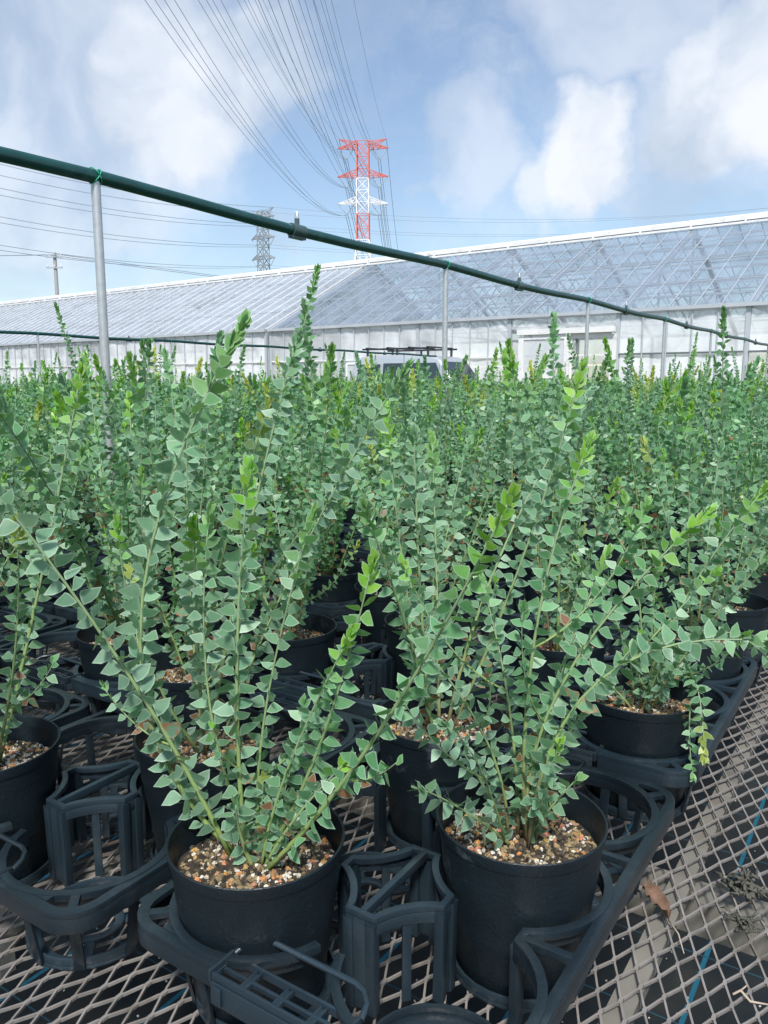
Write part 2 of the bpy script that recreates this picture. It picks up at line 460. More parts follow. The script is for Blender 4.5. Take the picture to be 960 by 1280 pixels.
# ------------------------------------------------------------------ nursery benches
MESH_Z = 0.745          # top of the expanded metal
SWX, LWY = 0.0203, 0.047
PX, PY = 40, 20
def expanded_panel():
    mb = MB(); w, h = 0.0019, 0.0026
    for i in range(PX):
        for j in range(PY):
            x, y = i * SWX, j * LWY
            cxx, cyy = x + SWX / 2, y + LWY / 2
            for (xa, ya) in ((x, y), (x + SWX, y), (x + SWX, y + LWY), (x, y + LWY)):
                # strand with a short bond at the knuckle, dipping like pressed expanded metal
                d = 1 if ya > cyy else -1
                e = 1 if xa > cxx else -1
                k = 0.0035
                mb.bar((cxx + e * 0.0012, cyy + d * k, -h / 2 - 0.0006), (xa - e * 0.0012, ya - d * k, -h / 2 + 0.0006), w, h, ends=False)
            mb.bar((cxx, cyy - k * 1.25, -h / 2 - 0.0004), (cxx, cyy + k * 1.25, -h / 2 - 0.0004), w * 1.75, h, ends=False)
            mb.bar((x, y - k * 1.25, -h / 2 + 0.0004), (x, y + k * 1.25, -h / 2 + 0.0004), w * 1.75, h, ends=False)
    return mb.mesh('mesh_panel', 'mesh_steel')
panel_me = expanded_panel()
PW, PL = PX * SWX, PY * LWY
def bench(x0, ncol, y0, nrow, label):
    t = thing('nursery_bench', label, 'bench', (x0, y0, 0), group='steel mesh nursery benches')
    for i in range(ncol):
        for j in range(nrow):
            obj('mesh_panel', panel_me, t, (i * PW, j * PL, MESH_Z))
    wid, ln = ncol * PW, nrow * PL
    def rail(name, lo, hi):
        b = MB(); b.box(lo, hi); obj(name, b.mesh(name, 'frame_steel'), t)
    zt = MESH_Z - 0.008
    rail('side_rail', (-0.004, 0, zt - 0.04), (0.004, ln, MESH_Z + 0.012)); rail('side_rail', (wid - 0.004, 0, zt - 0.04), (wid + 0.004, ln, MESH_Z + 0.012))
    for i in range(1, int(wid / 0.55) + 1):
        xx = wid - 0.233 - (i - 1) * 0.55
        if xx > 0.1: rail('support_bar', (xx - 0.011, 0, zt - 0.012), (xx + 0.011, ln, zt))
    yy = 1.33
    k = 0
    while yy < ln:
        rail('cross_bar', (0.01, yy - 0.02, zt - 0.052), (wid - 0.01, yy + 0.02, zt - 0.013))
        for xx in (0.04, wid / 2, wid - 0.04):
            rail('leg', (xx - 0.02, yy - 0.018, 0), (xx + 0.02, yy + 0.018, zt - 0.0525))
        yy += 1.6; k += 1
    return t
bench(0.066 - 4 * PW, 4, -0.48, 15, 'wide galvanised mesh bench carrying the front pots beside the dead leaf')
bench(-3.75 - 4 * PW, 4, -0.48, 15, 'galvanised mesh bench full of seedlings beyond the first aisle')
bench(-7.55 - 4 * PW, 4, 2.0, 12, 'galvanised mesh bench under the distant watering pipe')

# ------------------------------------------------------------------ tray meshes
TW, TL, TH = 0.170, 0.2350, 0.088      # half width, half length, height
HX, HY, HR = 0.085, 0.150, 0.073        # hole spacing/positions and radius
HOLES = [(sx_ * HX, r_ * HY) for r_ in (-1, 0, 1) for sx_ in (-1, 1)]
def arc(c, r, a0, a1, n):
    return [(c[0] + r * math.cos(a0 + (a1 - a0) * i / n), c[1] + r * math.sin(a0 + (a1 - a0) * i / n)) for i in range(n + 1)]
def rounded(w, h, r, n=6):
    pts = []
    for cx_, cy_, a in ((w - r, h - r, 0), (-w + r, h - r, PI / 2), (-w + r, -h + r, PI), (w - r, -h + r, 1.5 * PI)):
        pts += arc((cx_, cy_), r, a, a + PI / 2, n)
    return pts
AY = math.asin(0.066 / HR)              # where two holes of a column pinch the web off
AX = 0.28
def island_mesh():
    """web between four holes: concave frame with ridge bar, legs at its tips, thin bar under each arch"""
    mb = MB(); zt = TH + 0.006
    n = 8
    poly = []
    for (hx, hy, a0, a1) in ((HX, HY / 2, PI + AX, PI + PI / 2 - (PI / 2 - AY)), (HX, -HY / 2, PI - AY, PI - AX), (-HX, -HY / 2, AX, AY), (-HX, HY / 2, -AY, -AX)):
        poly.append(arc((hx, hy), HR, a0, a1, n))
    # order counter-clockwise: top tip -> (-x) ...
    q1 = poly[3]            # hole (-,+): from left tip to top tip
    q2 = poly[0]            # hole (+,+): from top tip to right tip
    q3 = poly[1]; q4 = poly[2]
    ring = q1 + q2 + q3 + q4
    cx_ = sum(p[0] for p in ring) / len(ring); cy_ = sum(p[1] for p in ring) / len(ring)
    N = len(ring); inner = []
    area = sum(ring[i][0] * ring[(i + 1) % N][1] - ring[(i + 1) % N][0] * ring[i][1] for i in range(N))
    sgn = 1 if area > 0 else -1
    for i in range(N):
        p0, p1, p2 = Vector(ring[i - 1]), Vector(ring[i]), Vector(ring[(i + 1) % N])
        t = ((p1 - p0).normalized() + (p2 - p1).normalized()).normalized()
        nn = Vector((-t.y, t.x)) * sgn
        q = p1 + nn * 0.0065
        inner.append((q.x, q.y))
    mb.band(ring, inner, zt - 0.006, zt, closed=True)
    # hanging skirt on the hole side
    skirt = []
    for i in range(N):
        p, q = Vector(ring[i]), Vector(inner[i]); skirt.append(tuple(p + (q - p) * 0.3))
    mb.band(ring, skirt, zt - 0.016, zt - 0.0062, closed=True)
    mb.box((-0.003, -0.050, zt - 0.008), (0.003, 0.050, zt + 0.0005))
    # legs
    for (x, y, dx, dy) in ((-0.0515, 0, 1, 0), (0.0515, 0, 1, 0), (0, 0.0540, 0, 1), (0, -0.0540, 0, 1)):
        for e in (-1, 1):
            if dx: c = (x * 0.99, e * 0.0085)
            else: c = (e * 0.0110, y * 0.99)
            top = [(c[0] - 0.0045, c[1] - 0.0045), (c[0] + 0.0045, c[1] - 0.0045), (c[0] + 0.0045, c[1] + 0.0045), (c[0] - 0.0045, c[1] + 0.0045)]
            bot = [(px_ * 0.97 , py_ * 0.97) for px_, py_ in top]
            vs = [(px_, py_, 0.004) for px_, py_ in bot] + [(px_, py_, zt - 0.006) for px_, py_ in top]
            mb.add(vs, [(0, 3, 2, 1), (0, 1, 5, 4), (1, 2, 6, 5), (2, 3, 7, 6), (3, 0, 4, 7)])
        w = 0.0105
        if dx: mb.box((x - 0.0012, -w, 0.006), (x + 0.0012, w, zt - 0.010))
        else: mb.box((-w, y - 0.0012, 0.006), (w, y + 0.0012, zt - 0.010))
    for q in (q1, q2, q3, q4):
        m_ = q[len(q) // 2]; d = Vector((m_[0] - cx_, m_[1] - cy_)).normalized(); s_ = Vector((-d.y, d.x)) * 0.004
        a = Vector(m_) - d * 0.001
        b_ = Vector(m_) - d * 0.0045
        mb.add([(*(a - s_), .006), (*(a + s_), .006), (*(b_ + s_), .006), (*(b_ - s_), .006), (*(a - s_), zt - .012), (*(a + s_), zt - .012), (*(b_ + s_), zt - .012), (*(b_ - s_), zt - .012)],
               [(0, 1, 5, 4), (1, 2, 6, 5), (2, 3, 7, 6), (3, 0, 4, 7)])
    return mb.mesh('web', 'tray_plastic')
def border_mesh():
    mb = MB(); zt = TH
    o = rounded(TW, TL, 0.034); i_ = rounded(TW - 0.009, TL - 0.009, 0.026)
    # outer band, open where the handles are (|x|<.058 at both ends)
    lip = rounded(TW - 0.0022, TL - 0.0022, 0.032)
    def half(w, h, r, e):
        pts = [(.0618, -h)] + arc((w - r, -h + r), r, -PI / 2, 0, 6) + arc((w - r, h - r), r, 0, PI / 2, 6) + [(.0618, h)]
        return [(e * x, y) for x, y in pts]
    for e in (-1, 1):
        mb.band(half(TW, TL, .034, e), half(TW - .009, TL - .009, .026, e), zt - .005, zt)
        mb.band(half(TW, TL, .034, e), half(TW - .0022, TL - .0022, .032, e), zt - .019, zt - .0052)
    # inner arcs
    def hole_arc(c, a0, a1, n):
        mb.band(arc(c, HR + 0.0075, a0, a1, n), arc(c, HR, a0, a1, n), zt - 0.0055, zt + 0.0008)
        mb.band(arc(c, HR + 0.002, a0, a1, n), arc(c, HR, a0, a1, n), zt - 0.016, zt - 0.0058)
    for sx_ in (1, -1):
        m0 = 0 if sx_ > 0 else PI
        hole_arc((sx_ * HX, 0), m0 - AY, m0 + AY, 14)
        for r_ in (1, -1):
            a0 = -AY; a1 = PI - AX - 0.02
            pts = [(a0, a1)]
            if sx_ > 0 and r_ > 0: A = (-AY, PI - AX)
            elif sx_ < 0 and r_ > 0: A = (AX, PI + AY)
            elif sx_ > 0: A = (-PI + AX, AY)
            else: A = (PI - AY, 2 * PI - AX)
            hole_arc((sx_ * HX, r_ * HY), A[0], A[1], 24)
            # tip between neighbouring holes on the long side, strut to the rim
            x_t = sx_ * (HX + HR * math.cos(AY)); y_t = r_ * HY / 2
            mb.box((min(x_t, x_t + sx_ * .007), y_t - 0.0085, zt - 0.0052), (max(x_t, x_t + sx_ * .007), y_t + 0.0085, zt + 0.0004))
            xa, xb = sorted((x_t + sx_ * .0072, sx_ * (TW - 0.0085)))
            mb.box((xa, y_t - 0.0035, zt - 0.006), (xb, y_t + 0.0035, zt + 0.0002))
            # leg below the tip
            mb.box((x_t - 0.003, y_t - 0.008, 0.005), (x_t + 0.003, y_t + 0.008, zt - 0.0056))
            # legs under the rim of the corner basket and the middle basket
            for hy_, angs in ((r_ * HY, (0.12, 0.85, 1.50)), (0, (0.35,))):
                for an in angs:
                    d3 = Vector((sx_ * math.cos(an), r_ * math.sin(an), 0)); s3 = Vector((-d3.y, d3.x, 0)) * .0048; c3 = Vector((sx_ * HX, hy_, 0))
                    lo_, hi_, th_ = c3 + d3 * .0615 + Vector((0, 0, .003)), c3 + d3 * (HR + .0003) + Vector((0, 0, zt - .0165)), d3 * .0026
                    mb.add([lo_ - s3, lo_ + s3, lo_ + s3 + th_, lo_ - s3 + th_, hi_ - s3, hi_ + s3, hi_ + s3 + th_, hi_ - s3 + th_], [(0, 1, 5, 4), (1, 2, 6, 5), (2, 3, 7, 6), (3, 0, 4, 7), (4, 5, 6, 7), (3, 2, 1, 0)])
            # corner strut
            d = Vector((sx_, r_)).normalized(); c0 = Vector((sx_ * HX, r_ * HY)) + d * (HR + .0072); c1 = c0 + d * 0.022
            mb.bar((*c0, zt - 0.003), (*c1, zt - 0.003), 0.008, 0.005)
            # solid shoulder next to the handle
            sh0 = [(sx_ * (HX + (HR + .0077) * math.cos(an)), r_ * (HY + (HR + .0077) * math.sin(an))) for an in np.linspace(R(58), R(106.3), 9)]
            sh1 = [(p[0], r_ * (TL - 0.0092)) for p in sh0]
            mb.band(sh1, sh0, zt - 0.0045, zt + 0.0005)
    return mb.mesh('rim_frame', 'tray_plastic')
def handle_mesh():
    """carrying grip in the middle of a short end, at local +y"""
    mb = MB(); zt = TH - 0.004
    y1, y0 = TL + 0.0045, TL - 0.019
    for yy, hh in ((y1, .010), (y0, .007)): mb.bar((-0.058, yy, zt), (0.058, yy, zt), 0.0026, hh)
    for e in (-1, 1):
        mb.bar((e * .060, y0 - .0015, zt + .001), (e * .060, y1 + .0015, zt + .001), 0.003, 0.010)
    ym = (y0 + y1) / 2
    for x in (-0.0585, -0.033, -0.0285, -0.002, 0.0025, 0.029, 0.0335, 0.0585): mb.bar((x, y0 + .0014, zt - .001), (x, y1 - .0014, zt - .001), 0.0022, 0.0045)
    for x in (-0.0308, 0.0002, 0.0312): mb.box((x - .0024, ym - .009, zt - .0022), (x + .0024, ym + .009, zt + .0006))
    mb.bar((-0.057, ym, zt - .0008), (0.057, ym, zt - .0008), 0.0030, 0.0040)
    mb.box((-0.058, y1 + 0.0014, zt - 0.020), (0.058, y1 + 0.0030, zt - 0.001))
    for x in (-.05, .05): mb.box((x - .004, y1 + .0031, zt - .018), (x + .004, y1 + .0050, zt - .003))
    g_ = [(-0.060, y0 - .002, zt + .002), (-0.050, y0 - 0.024, zt + 0.006), (0.050, y0 - 0.024, zt + 0.006), (0.060, y0 - .002, zt + .002)]
    mb.tube([g_[0], (-.0575, y0 - .013, zt + .005), (-.050, y0 - .021, zt + .006), (-.040, y0 - .0245, zt + .006), (.040, y0 - .0245, zt + .006), (.050, y0 - .021, zt + .006), (.0575, y0 - .013, zt + .005), g_[3]], .0026, 8)
    return mb.mesh('handle', 'tray_plastic')
def basket_mesh():
    mb = MB()
    r0, r1 = 0.066, 0.058
    ring_o, ring_i = arc((0, 0), r1 + 0.004, 0, 2 * PI, 28)[:-1], arc((0, 0), r1 - 0.010, 0, 2 * PI, 28)[:-1]
    mb.band(ring_o, ring_i, 0.0012, 0.005, closed=True)
    mb.band(ring_o, arc((0, 0), r1 + 0.0015, 0, 2 * PI, 28)[:-1], 0.0052, 0.013, closed=True)
    mb.band(arc((0, 0), 0.028, 0, 2 * PI, 18)[:-1], arc((0, 0), 0.019, 0, 2 * PI, 18)[:-1], 0.0012, 0.0046, closed=True)
    for k in range(4):
        a = PI / 4 + k * PI / 2
        mb.bar((0.0285 * math.cos(a), 0.0285 * math.sin(a), 0.003), (0.0478 * math.cos(a), 0.0478 * math.sin(a), 0.003), 0.010, 0.003)
    return mb.mesh('basket', 'tray_plastic')
def soften(me, off):
    bm = bmesh.new(); bm.from_mesh(me)
    bmesh.ops.recalc_face_normals(bm, faces=bm.faces)
    es = [e for e in bm.edges if len(e.link_faces) == 2 and e.calc_face_angle() > R(38)]
    bmesh.ops.bevel(bm, geom=es, offset=off, segments=2, affect='EDGES', profile=0.6, clamp_overlap=True)
    bm.to_mesh(me); bm.free()
    me.polygons.foreach_set('use_smooth', [True] * len(me.polygons))
    try: me.set_sharp_from_angle(angle=R(42))
    except Exception: pass
    me.update()
    return me
border_me, island_me, handle_me, basket_me = (soften(f(), .0009) for f in (border_mesh, island_mesh, handle_mesh, basket_mesh))
TRAY_Z = MESH_Z
def tray(x, y, label, full=True, rot=0.0):
    t = thing('pot_tray', label, 'tray', (x, y, TRAY_Z + 0.0004), rot, 'black six hole pot trays')
    obj('rim_frame', border_me, t)
    for e in (-1, 1): obj('web', island_me, t, (0, e * HY / 2, 0))
    for e in (0, 1): obj('handle', handle_me, t, rot=(0, 0, e * PI))
    if full:
        for hx, hy in HOLES: obj('basket', basket_me, t, (hx, hy, 0))
    return t

# ------------------------------------------------------------------ pots and soil
PH = 0.140
def pot_mesh(n=40, simple=False):
    mb = MB()
    if simple:
        prof = [(0.0, 0.003), (0.055, 0.003), (0.075, PH), (0.072, PH), (0.068, PH - 0.03)]
    else:
        prof = [(0.0, 0.004), (0.045, 0.004), (0.0505, 0.0), (0.0545, 0.001), (0.056, 0.004), (0.0722, PH - 0.012), (0.0732, PH - 0.0115), (0.0752, PH - 0.002), (0.0752, PH - 0.0006), (0.0744, PH),
                (0.0730, PH - 0.0006), (0.0722, PH - 0.006), (0.0695, PH - 0.04), (0.062, 0.05)]
    mb.lathe(prof, n)
    return mb.mesh('pot', 'pot_plastic', smooth='auto')
pot_me = pot_mesh(44); pot_me_lo = pot_mesh(20)
SOIL_Z = PH - 0.030
def soil_mesh(seed, n=30):
    rnd = random.Random(seed); mb = MB()
    rings = [0.0, 0.018, 0.036, 0.052, 0.064, 0.0702]
    mb.add([(0, 0, SOIL_Z + 0.004)], [])
    for r in rings[1:]:
        for k in range(n):
            a = 2 * PI * k / n
            mb.add([(r * math.cos(a), r * math.sin(a), SOIL_Z + rnd.uniform(-.0025, .003) + 0.004 * (1 - r / 0.07))], [])
    for k in range(n): mb.f.append((0, 1 + k, 1 + (k + 1) % n)); mb.fm.append(0)
    for i in range(len(rings) - 2):
        for k in range(n):
            a, b = 1 + i * n + k, 1 + i * n + (k + 1) % n
            mb.f.append((a, a + n, b + n, b)); mb.fm.append(0)
    return mb.mesh('potting_soil', 'soil', smooth=True)
OCT = [(1, 0, 0), (-1, 0, 0), (0, 1, 0), (0, -1, 0), (0, 0, 1), (0, 0, -1)]
OCF = [(0, 2, 4), (2, 1, 4), (1, 3, 4), (3, 0, 4), (2, 0, 5), (1, 2, 5), (3, 1, 5), (0, 3, 5)]
def pebble(mb, rnd, c, r, col):
    # lumpy 14-vertex pebble
    vs = []
    q = Matrix.Rotation(rnd.uniform(0, 6.28), 3, Vector((rnd.gauss(0, 1), rnd.gauss(0, 1), rnd.gauss(0, 1))).normalized())
    pts = OCT + [(x * .68, y * .68, z * .68) for x in (-1, 1) for y in (-1, 1) for z in (-1, 1)]
    sc = (rnd.uniform(.75, 1.25), rnd.uniform(.75, 1.25), rnd.uniform(.6, 1.0))
    for p in pts:
        k = r * rnd.uniform(.82, 1.15)
        v = q @ Vector((p[0] * sc[0], p[1] * sc[1], p[2] * sc[2])) * k
        vs.append((c[0] + v.x, c[1] + v.y, c[2] + v.z))
    fs = []
    # each cube corner joins its three octahedron axes
    for i in range(8):
        x, y, z = (i >> 2) & 1, (i >> 1) & 1, i & 1
        ax, ay, az = (0 if x else 1), (2 if y else 3), (4 if z else 5)
        for e in ((ax, ay), (ay, az), (az, ax)):
            f = (6 + i, e[0], e[1])
            a, b, c_ = (Vector(vs[j]) for j in f)
            if (b - a).cross(c_ - a).dot(a + b + c_ - 3 * Vector(c)) < 0: f = (f[0], f[2], f[1])
            fs.append(f)
    mb.add(vs, fs, col)
def granule_mesh(seed, count, grey=False):
    rnd = random.Random(seed); mb = MB()
    patch = [(rnd.uniform(-.05, .05), rnd.uniform(-.05, .05), rnd.choice((0, 1, 2))) for _ in range(7)]
    for _ in range(count):
        r = 0.066 * math.sqrt(rnd.random()); a = rnd.uniform(0, 6.28)
        x, y = r * math.cos(a), r * math.sin(a)
        k = min(patch, key=lambda p: (p[0] - x) ** 2 + (p[1] - y) ** 2)[2]
        u = rnd.random()
        if u < (.46, .10, .24)[k]:
            g_ = rnd.uniform(.42, .68); col = (g_, g_ * .95, g_ * rnd.uniform(.72, .88)); rr = rnd.uniform(.0011, .0026)
        elif u < (.54, .16, .36)[k]: col = (rnd.uniform(.34, .50), rnd.uniform(.17, .27), rnd.uniform(.06, .12)); rr = rnd.uniform(.0014, .0036)
        elif u < (.76, .55, .70)[k]: g_ = rnd.uniform(.12, .30); col = (g_, g_ * .76, g_ * .40); rr = rnd.uniform(.0013, .0029)
        else: g_ = rnd.uniform(.015, .06); col = (g_ * 1.25, g_, g_ * .7); rr = rnd.uniform(.0013, .0030)
        pebble(mb, rnd, (x, y, SOIL_Z + 0.004 * (1 - r / 0.07) + rr * .5), rr, col)
    return mb.mesh('granules', 'granule', cols=True)
soil_mes = [soil_mesh(i) for i in range(3)]
gran_hi = [granule_mesh(10 + i, 1500) for i in range(3)]
gran_lo = [granule_mesh(20 + i, 320) for i in range(3)]

# ------------------------------------------------------------------ plants
# one flat phyllode: lopsided triangle, one straight edge and one bulging edge
LEAF_OUT = [(0.0, 0.0), (0.30, -0.10), (0.64, -0.07), (1.0, 0.14), (0.78, 0.30), (0.54, 0.46), (0.33, 0.58), (0.18, 0.50), (0.06, 0.22)]
def leaf_mesh(seed):
    rnd = random.Random(seed)
    vs = [(0.42, 0.18, 0.03)]
    bend = rnd.uniform(-0.10, 0.12); fold = rnd.uniform(0.02, 0.14); tw = rnd.uniform(-.12, .12)
    wd = rnd.uniform(0.85, 1.12)
    for x, y in LEAF_OUT:
        y *= wd * rnd.uniform(.95, 1.05)
        vs.append((x, y, bend * x * x + fold * abs(y - .15) + tw * y * x))
    me = bpy.data.meshes.new('leaf')
    n = len(LEAF_OUT)
    me.from_pydata(vs, [], [(0, 1 + k, 1 + (k + 1) % n) for k in range(n)])
    me.materials.append(MATS['leaf_single'])
    at = me.attributes.new('margin', 'FLOAT', 'POINT')
    at.data.foreach_set('value', [0.0] + [1.0] * n)
    me.polygons.foreach_set('use_smooth', [True] * n)
    me.update()
    return me
leaf_mes = [leaf_mesh(i) for i in range(8)]
# reduced outlines for massed foliage
LEAF_MID = np.array([(0, 0, 0), (0.48, -0.15, 0.03), (1.0, 0.14, 0.03), (0.36, 0.57, 0.06), (0.12, 0.40, 0.04)], dtype=np.float32)
LEAF_MID_T = np.array([(0, 1, 2), (0, 2, 3), (0, 3, 4)])
LEAF_LOW = np.array([(0, 0, 0), (0.50, -0.15, 0.03), (1.0, 0.14, 0.02), (0.28, 0.56, 0.05)], dtype=np.float32)
LEAF_LOW_T = np.array([(0, 1, 2), (0, 2, 3)])
LEAF_HI = np.array([(0.42, 0.18, 0.02)] + [(x, y, .05 * abs(y - .15)) for x, y in LEAF_OUT], dtype=np.float32)
LEAF_HI_T = np.array([(0, 1 + k, 1 + (k + 1) % len(LEAF_OUT)) for k in range(len(LEAF_OUT))])

def bez(p0, p1, p2, t):
    return p0 * ((1 - t) ** 2) + p1 * (2 * t * (1 - t)) + p2 * (t * t)
def tangent(p0, p1, p2, t):
    return ((p1 - p0) * (2 * (1 - t)) + (p2 - p1) * (2 * t)).normalized()

class Stem:
    def __init__(s, p0, p1, p2, size=1.0, tip=1.0, hue=0.0, r=0.0022, start=0.08, gap=None, wood=0.0):
        s.p = (p0, p1, p2); s.size, s.tip, s.hue, s.r, s.start, s.wood = size, tip, hue, r, start, wood
        s.len = sum((bez(*s.p, (i + 1) / 8) - bez(*s.p, i / 8)).length for i in range(8))
        s.gap = gap
        s.warm = 1.0 if int(abs(p2.x * 7919 + p2.y * 104729) * 1000) % 15 == 0 else 0.0

def leaf_col(rnd, t, st, blush_p=0.0):
    g = rnd.random()
    old = Vector((0.140, 0.268, 0.178)).lerp(Vector((0.250, 0.405, 0.280)), g)       # glaucous grey green
    mid = Vector((0.100, 0.285, 0.115)).lerp(Vector((0.165, 0.385, 0.165)), g)       # fresher green
    new = Vector((0.16, 0.42, 0.05)).lerp(Vector((0.27, 0.48, 0.06)), g)             # young shoot
    new = new.lerp(Vector((0.42, 0.43, 0.08)), .7 * st.warm)
    c = old.lerp(mid, min(1, max(0, st.hue + 0.25 * t + rnd.uniform(-.15, .15))))
    k = max(0.0, (t - 0.80) / 0.13) * max(st.tip, .8 * st.warm)
    c = c.lerp(new, min(1, k * 1.1))
    return c * rnd.uniform(.85, 1.12)

def stem_leaves(st, rnd, spacing=0.0042, L=0.0172):
    """[(position, dir, width, normal, length, colour, blush)] along a stem"""
    res = []
    s = st.start * st.len; phi = rnd.uniform(0, 6.28)
    sp0 = (st.gap or spacing)
    while s < st.len * 1.002:
        t = min(1.0, s / st.len)
        pos, T = bez(*st.p, t), tangent(*st.p, t)
        ref = Vector((0, 0, 1)) if abs(T.z) < .95 else Vector((1, 0, 0))
        A = T.cross(ref).normalized(); B = A.cross(T).normalized()
        phi += 2.40 + rnd.uniform(-.35, .35)
        Rr = A * math.cos(phi) + B * math.sin(phi)
        endk = max(0.0, (t - 0.87) / 0.13)
        el = R(rnd.uniform(-4, 30)) * (1 - endk) + R(rnd.uniform(60, 84)) * endk
        d = (Rr * math.cos(el) + T * math.sin(el)).normalized()
        w = (T * math.cos(el) - Rr * math.sin(el)).normalized()
        roll = rnd.gauss(0, .48)
        nrm = d.cross(w).normalized()
        w2 = (w * math.cos(roll) + nrm * math.sin(roll)).normalized()
        n2 = d.cross(w2).normalized()
        ln = L * st.size * rnd.uniform(.82, 1.15) * (0.72 + 0.28 * min(1, t * 3)) * (1 - 0.22 * endk)
        blush = 1.0 if (t < .42 and rnd.random() < .11) else 0.0
        res.append((pos + Rr * st.r * (1 - .6 * t), d, w2, n2, ln, leaf_col(rnd, t, st), blush))
        s += sp0 * st.size ** .5 * rnd.uniform(.75, 1.25) * (1 - .78 * endk)
    return res

def stem_tube(mb, st, n=6, seg=10):
    pts, rs, cols = [], [], []
    green = Vector((0.21, 0.30, 0.085)); wood = Vector((0.17, 0.12, 0.075)); pale = Vector((0.20, 0.29, 0.17))
    for i in range(seg + 1):
        t = i / seg
        pts.append(bez(*st.p, t)); rs.append(st.r * (1 - .72 * t))
        k = max(0, 1 - t / max(.01, st.wood)) if st.wood > 0 else 0
        cols.append(tuple(green.lerp(pale, min(1, t * .9)).lerp(wood, k)))
    mb.tube(pts, rs, n, cols=cols)

def random_stems(rnd, n, hmin, hmax, spread=1.0, hue=None, base_r=0.012):
    stems = []
    az = rnd.uniform(0, 6.28)
    hue = rnd.uniform(-.15, .55) if hue is None else hue
    for i in range(n):
        az += 6.28 / n + rnd.uniform(-.5, .5)
        lean = R(rnd.triangular(4, 40, 16)) * spread
        Ls = rnd.uniform(hmin, hmax)
        out_ = Vector((math.cos(az), math.sin(az), 0))
        p0 = out_ * rnd.uniform(.002, base_r) + Vector((0, 0, SOIL_Z))
        bow = rnd.uniform(-.25, .18)
        p2 = p0 + (out_ * math.sin(lean) + Vector((0, 0, 1)) * math.cos(lean)) * Ls + Vector((rnd.gauss(0, .02), rnd.gauss(0, .02), 0))
        l1 = lean * (1 + bow * 2)
        p1 = p0 + (out_ * math.sin(l1) + Vector((0, 0, 1)) * math.cos(l1)) * Ls * .5
        st = Stem(p0, p1, p2, rnd.uniform(.75, 1.05), rnd.choice((1, .5, .25, .1, 0)), hue + rnd.uniform(-.15, .15), rnd.uniform(.0016, .0026), wood=rnd.choice((0, .25, .4)))
        stems.append(st)
        stems += side_shoots(rnd, st, rnd.choice((0, 1, 1, 2, 3)))
    return stems

def side_shoots(rnd, st, k):
    res = []
    for _ in range(k):
        t = rnd.uniform(.15, .65)
        b = bez(*st.p, t); T = tangent(*st.p, t)
        v = Vector((rnd.gauss(0, 1), rnd.gauss(0, 1), rnd.gauss(0, .3))); v = (v - T * v.dot(T)).normalized()
        ln = rnd.uniform(.05, .16)
        p2 = b + (T * .75 + v * .6 + Vector((0, 0, .2))).normalized() * ln
        res.append(Stem(b, b + (T * .5 + v * .8).normalized() * ln * .45, p2, rnd.uniform(.55, .8), rnd.choice((0.1, .3, .8)), st.hue + .15, .0011, .12))
    return res

def leaf_matrix(lf):
    pos, d, w, n_, ln = lf[:5]
    m = Matrix.Identity(4)
    for i in range(3):
        m[i][0], m[i][1], m[i][2], m[i][3] = d[i] * ln, w[i] * ln, n_[i] * ln, pos[i]
    return m

def leaf_arrays(leaves, low=False):
    T_, V_ = (LEAF_HI_T, LEAF_HI) if low == 'hi' else (LEAF_LOW_T, LEAF_LOW) if low else (LEAF_MID_T, LEAF_MID)
    N = len(leaves)
    P = np.array([tuple(q[0]) for q in leaves], dtype=np.float32)
    D = np.array([tuple(q[1] * q[4]) for q in leaves], dtype=np.float32)
    Wd = np.array([tuple(q[2] * q[4]) for q in leaves], dtype=np.float32)
    Nn = np.array([tuple(q[3] * q[4]) for q in leaves], dtype=np.float32)
    col = np.array([tuple(q[5]) if q[6] < .5 else (.24, .13, .07) for q in leaves], dtype=np.float32)
    v = P[:, None, :] + D[:, None, :] * V_[None, :, 0:1] + Wd[:, None, :] * V_[None, :, 1:2] + Nn[:, None, :] * V_[None, :, 2:3]
    k = len(V_)
    f = (np.arange(N)[:, None, None] * k + T_[None])
    return v.reshape(-1, 3), f.reshape(-1, 3), np.repeat(col, k, axis=0)

def mesh_np(name, v, f, col, mats, fmat=None, hi=False):
    me = bpy.data.meshes.new(name)
    me.vertices.add(len(v)); me.vertices.foreach_set('co', np.ascontiguousarray(v, dtype=np.float32).ravel())
    me.loops.add(len(f) * 3); me.loops.foreach_set('vertex_index', np.ascontiguousarray(f, dtype=np.int32).ravel())
    me.polygons.add(len(f))
    me.polygons.foreach_set('loop_start', np.arange(len(f), dtype=np.int32) * 3)
    for q in mats: me.materials.append(MATS[q])
    if fmat is not None: me.polygons.foreach_set('material_index', np.ascontiguousarray(fmat, dtype=np.int32))
    at = me.color_attributes.new('Col', 'FLOAT_COLOR', 'POINT')
    at.data.foreach_set('color', np.c_[col, np.ones(len(col))].astype(np.float32).ravel())
    if hi:
        mg = me.attributes.new('margin', 'FLOAT', 'POINT'); k = len(LEAF_HI)
        mg.data.foreach_set('value', np.tile(np.array([0.0] + [1.0] * (k - 1), dtype=np.float32), len(v) // k))
    me.update(calc_edges=True)
    return me

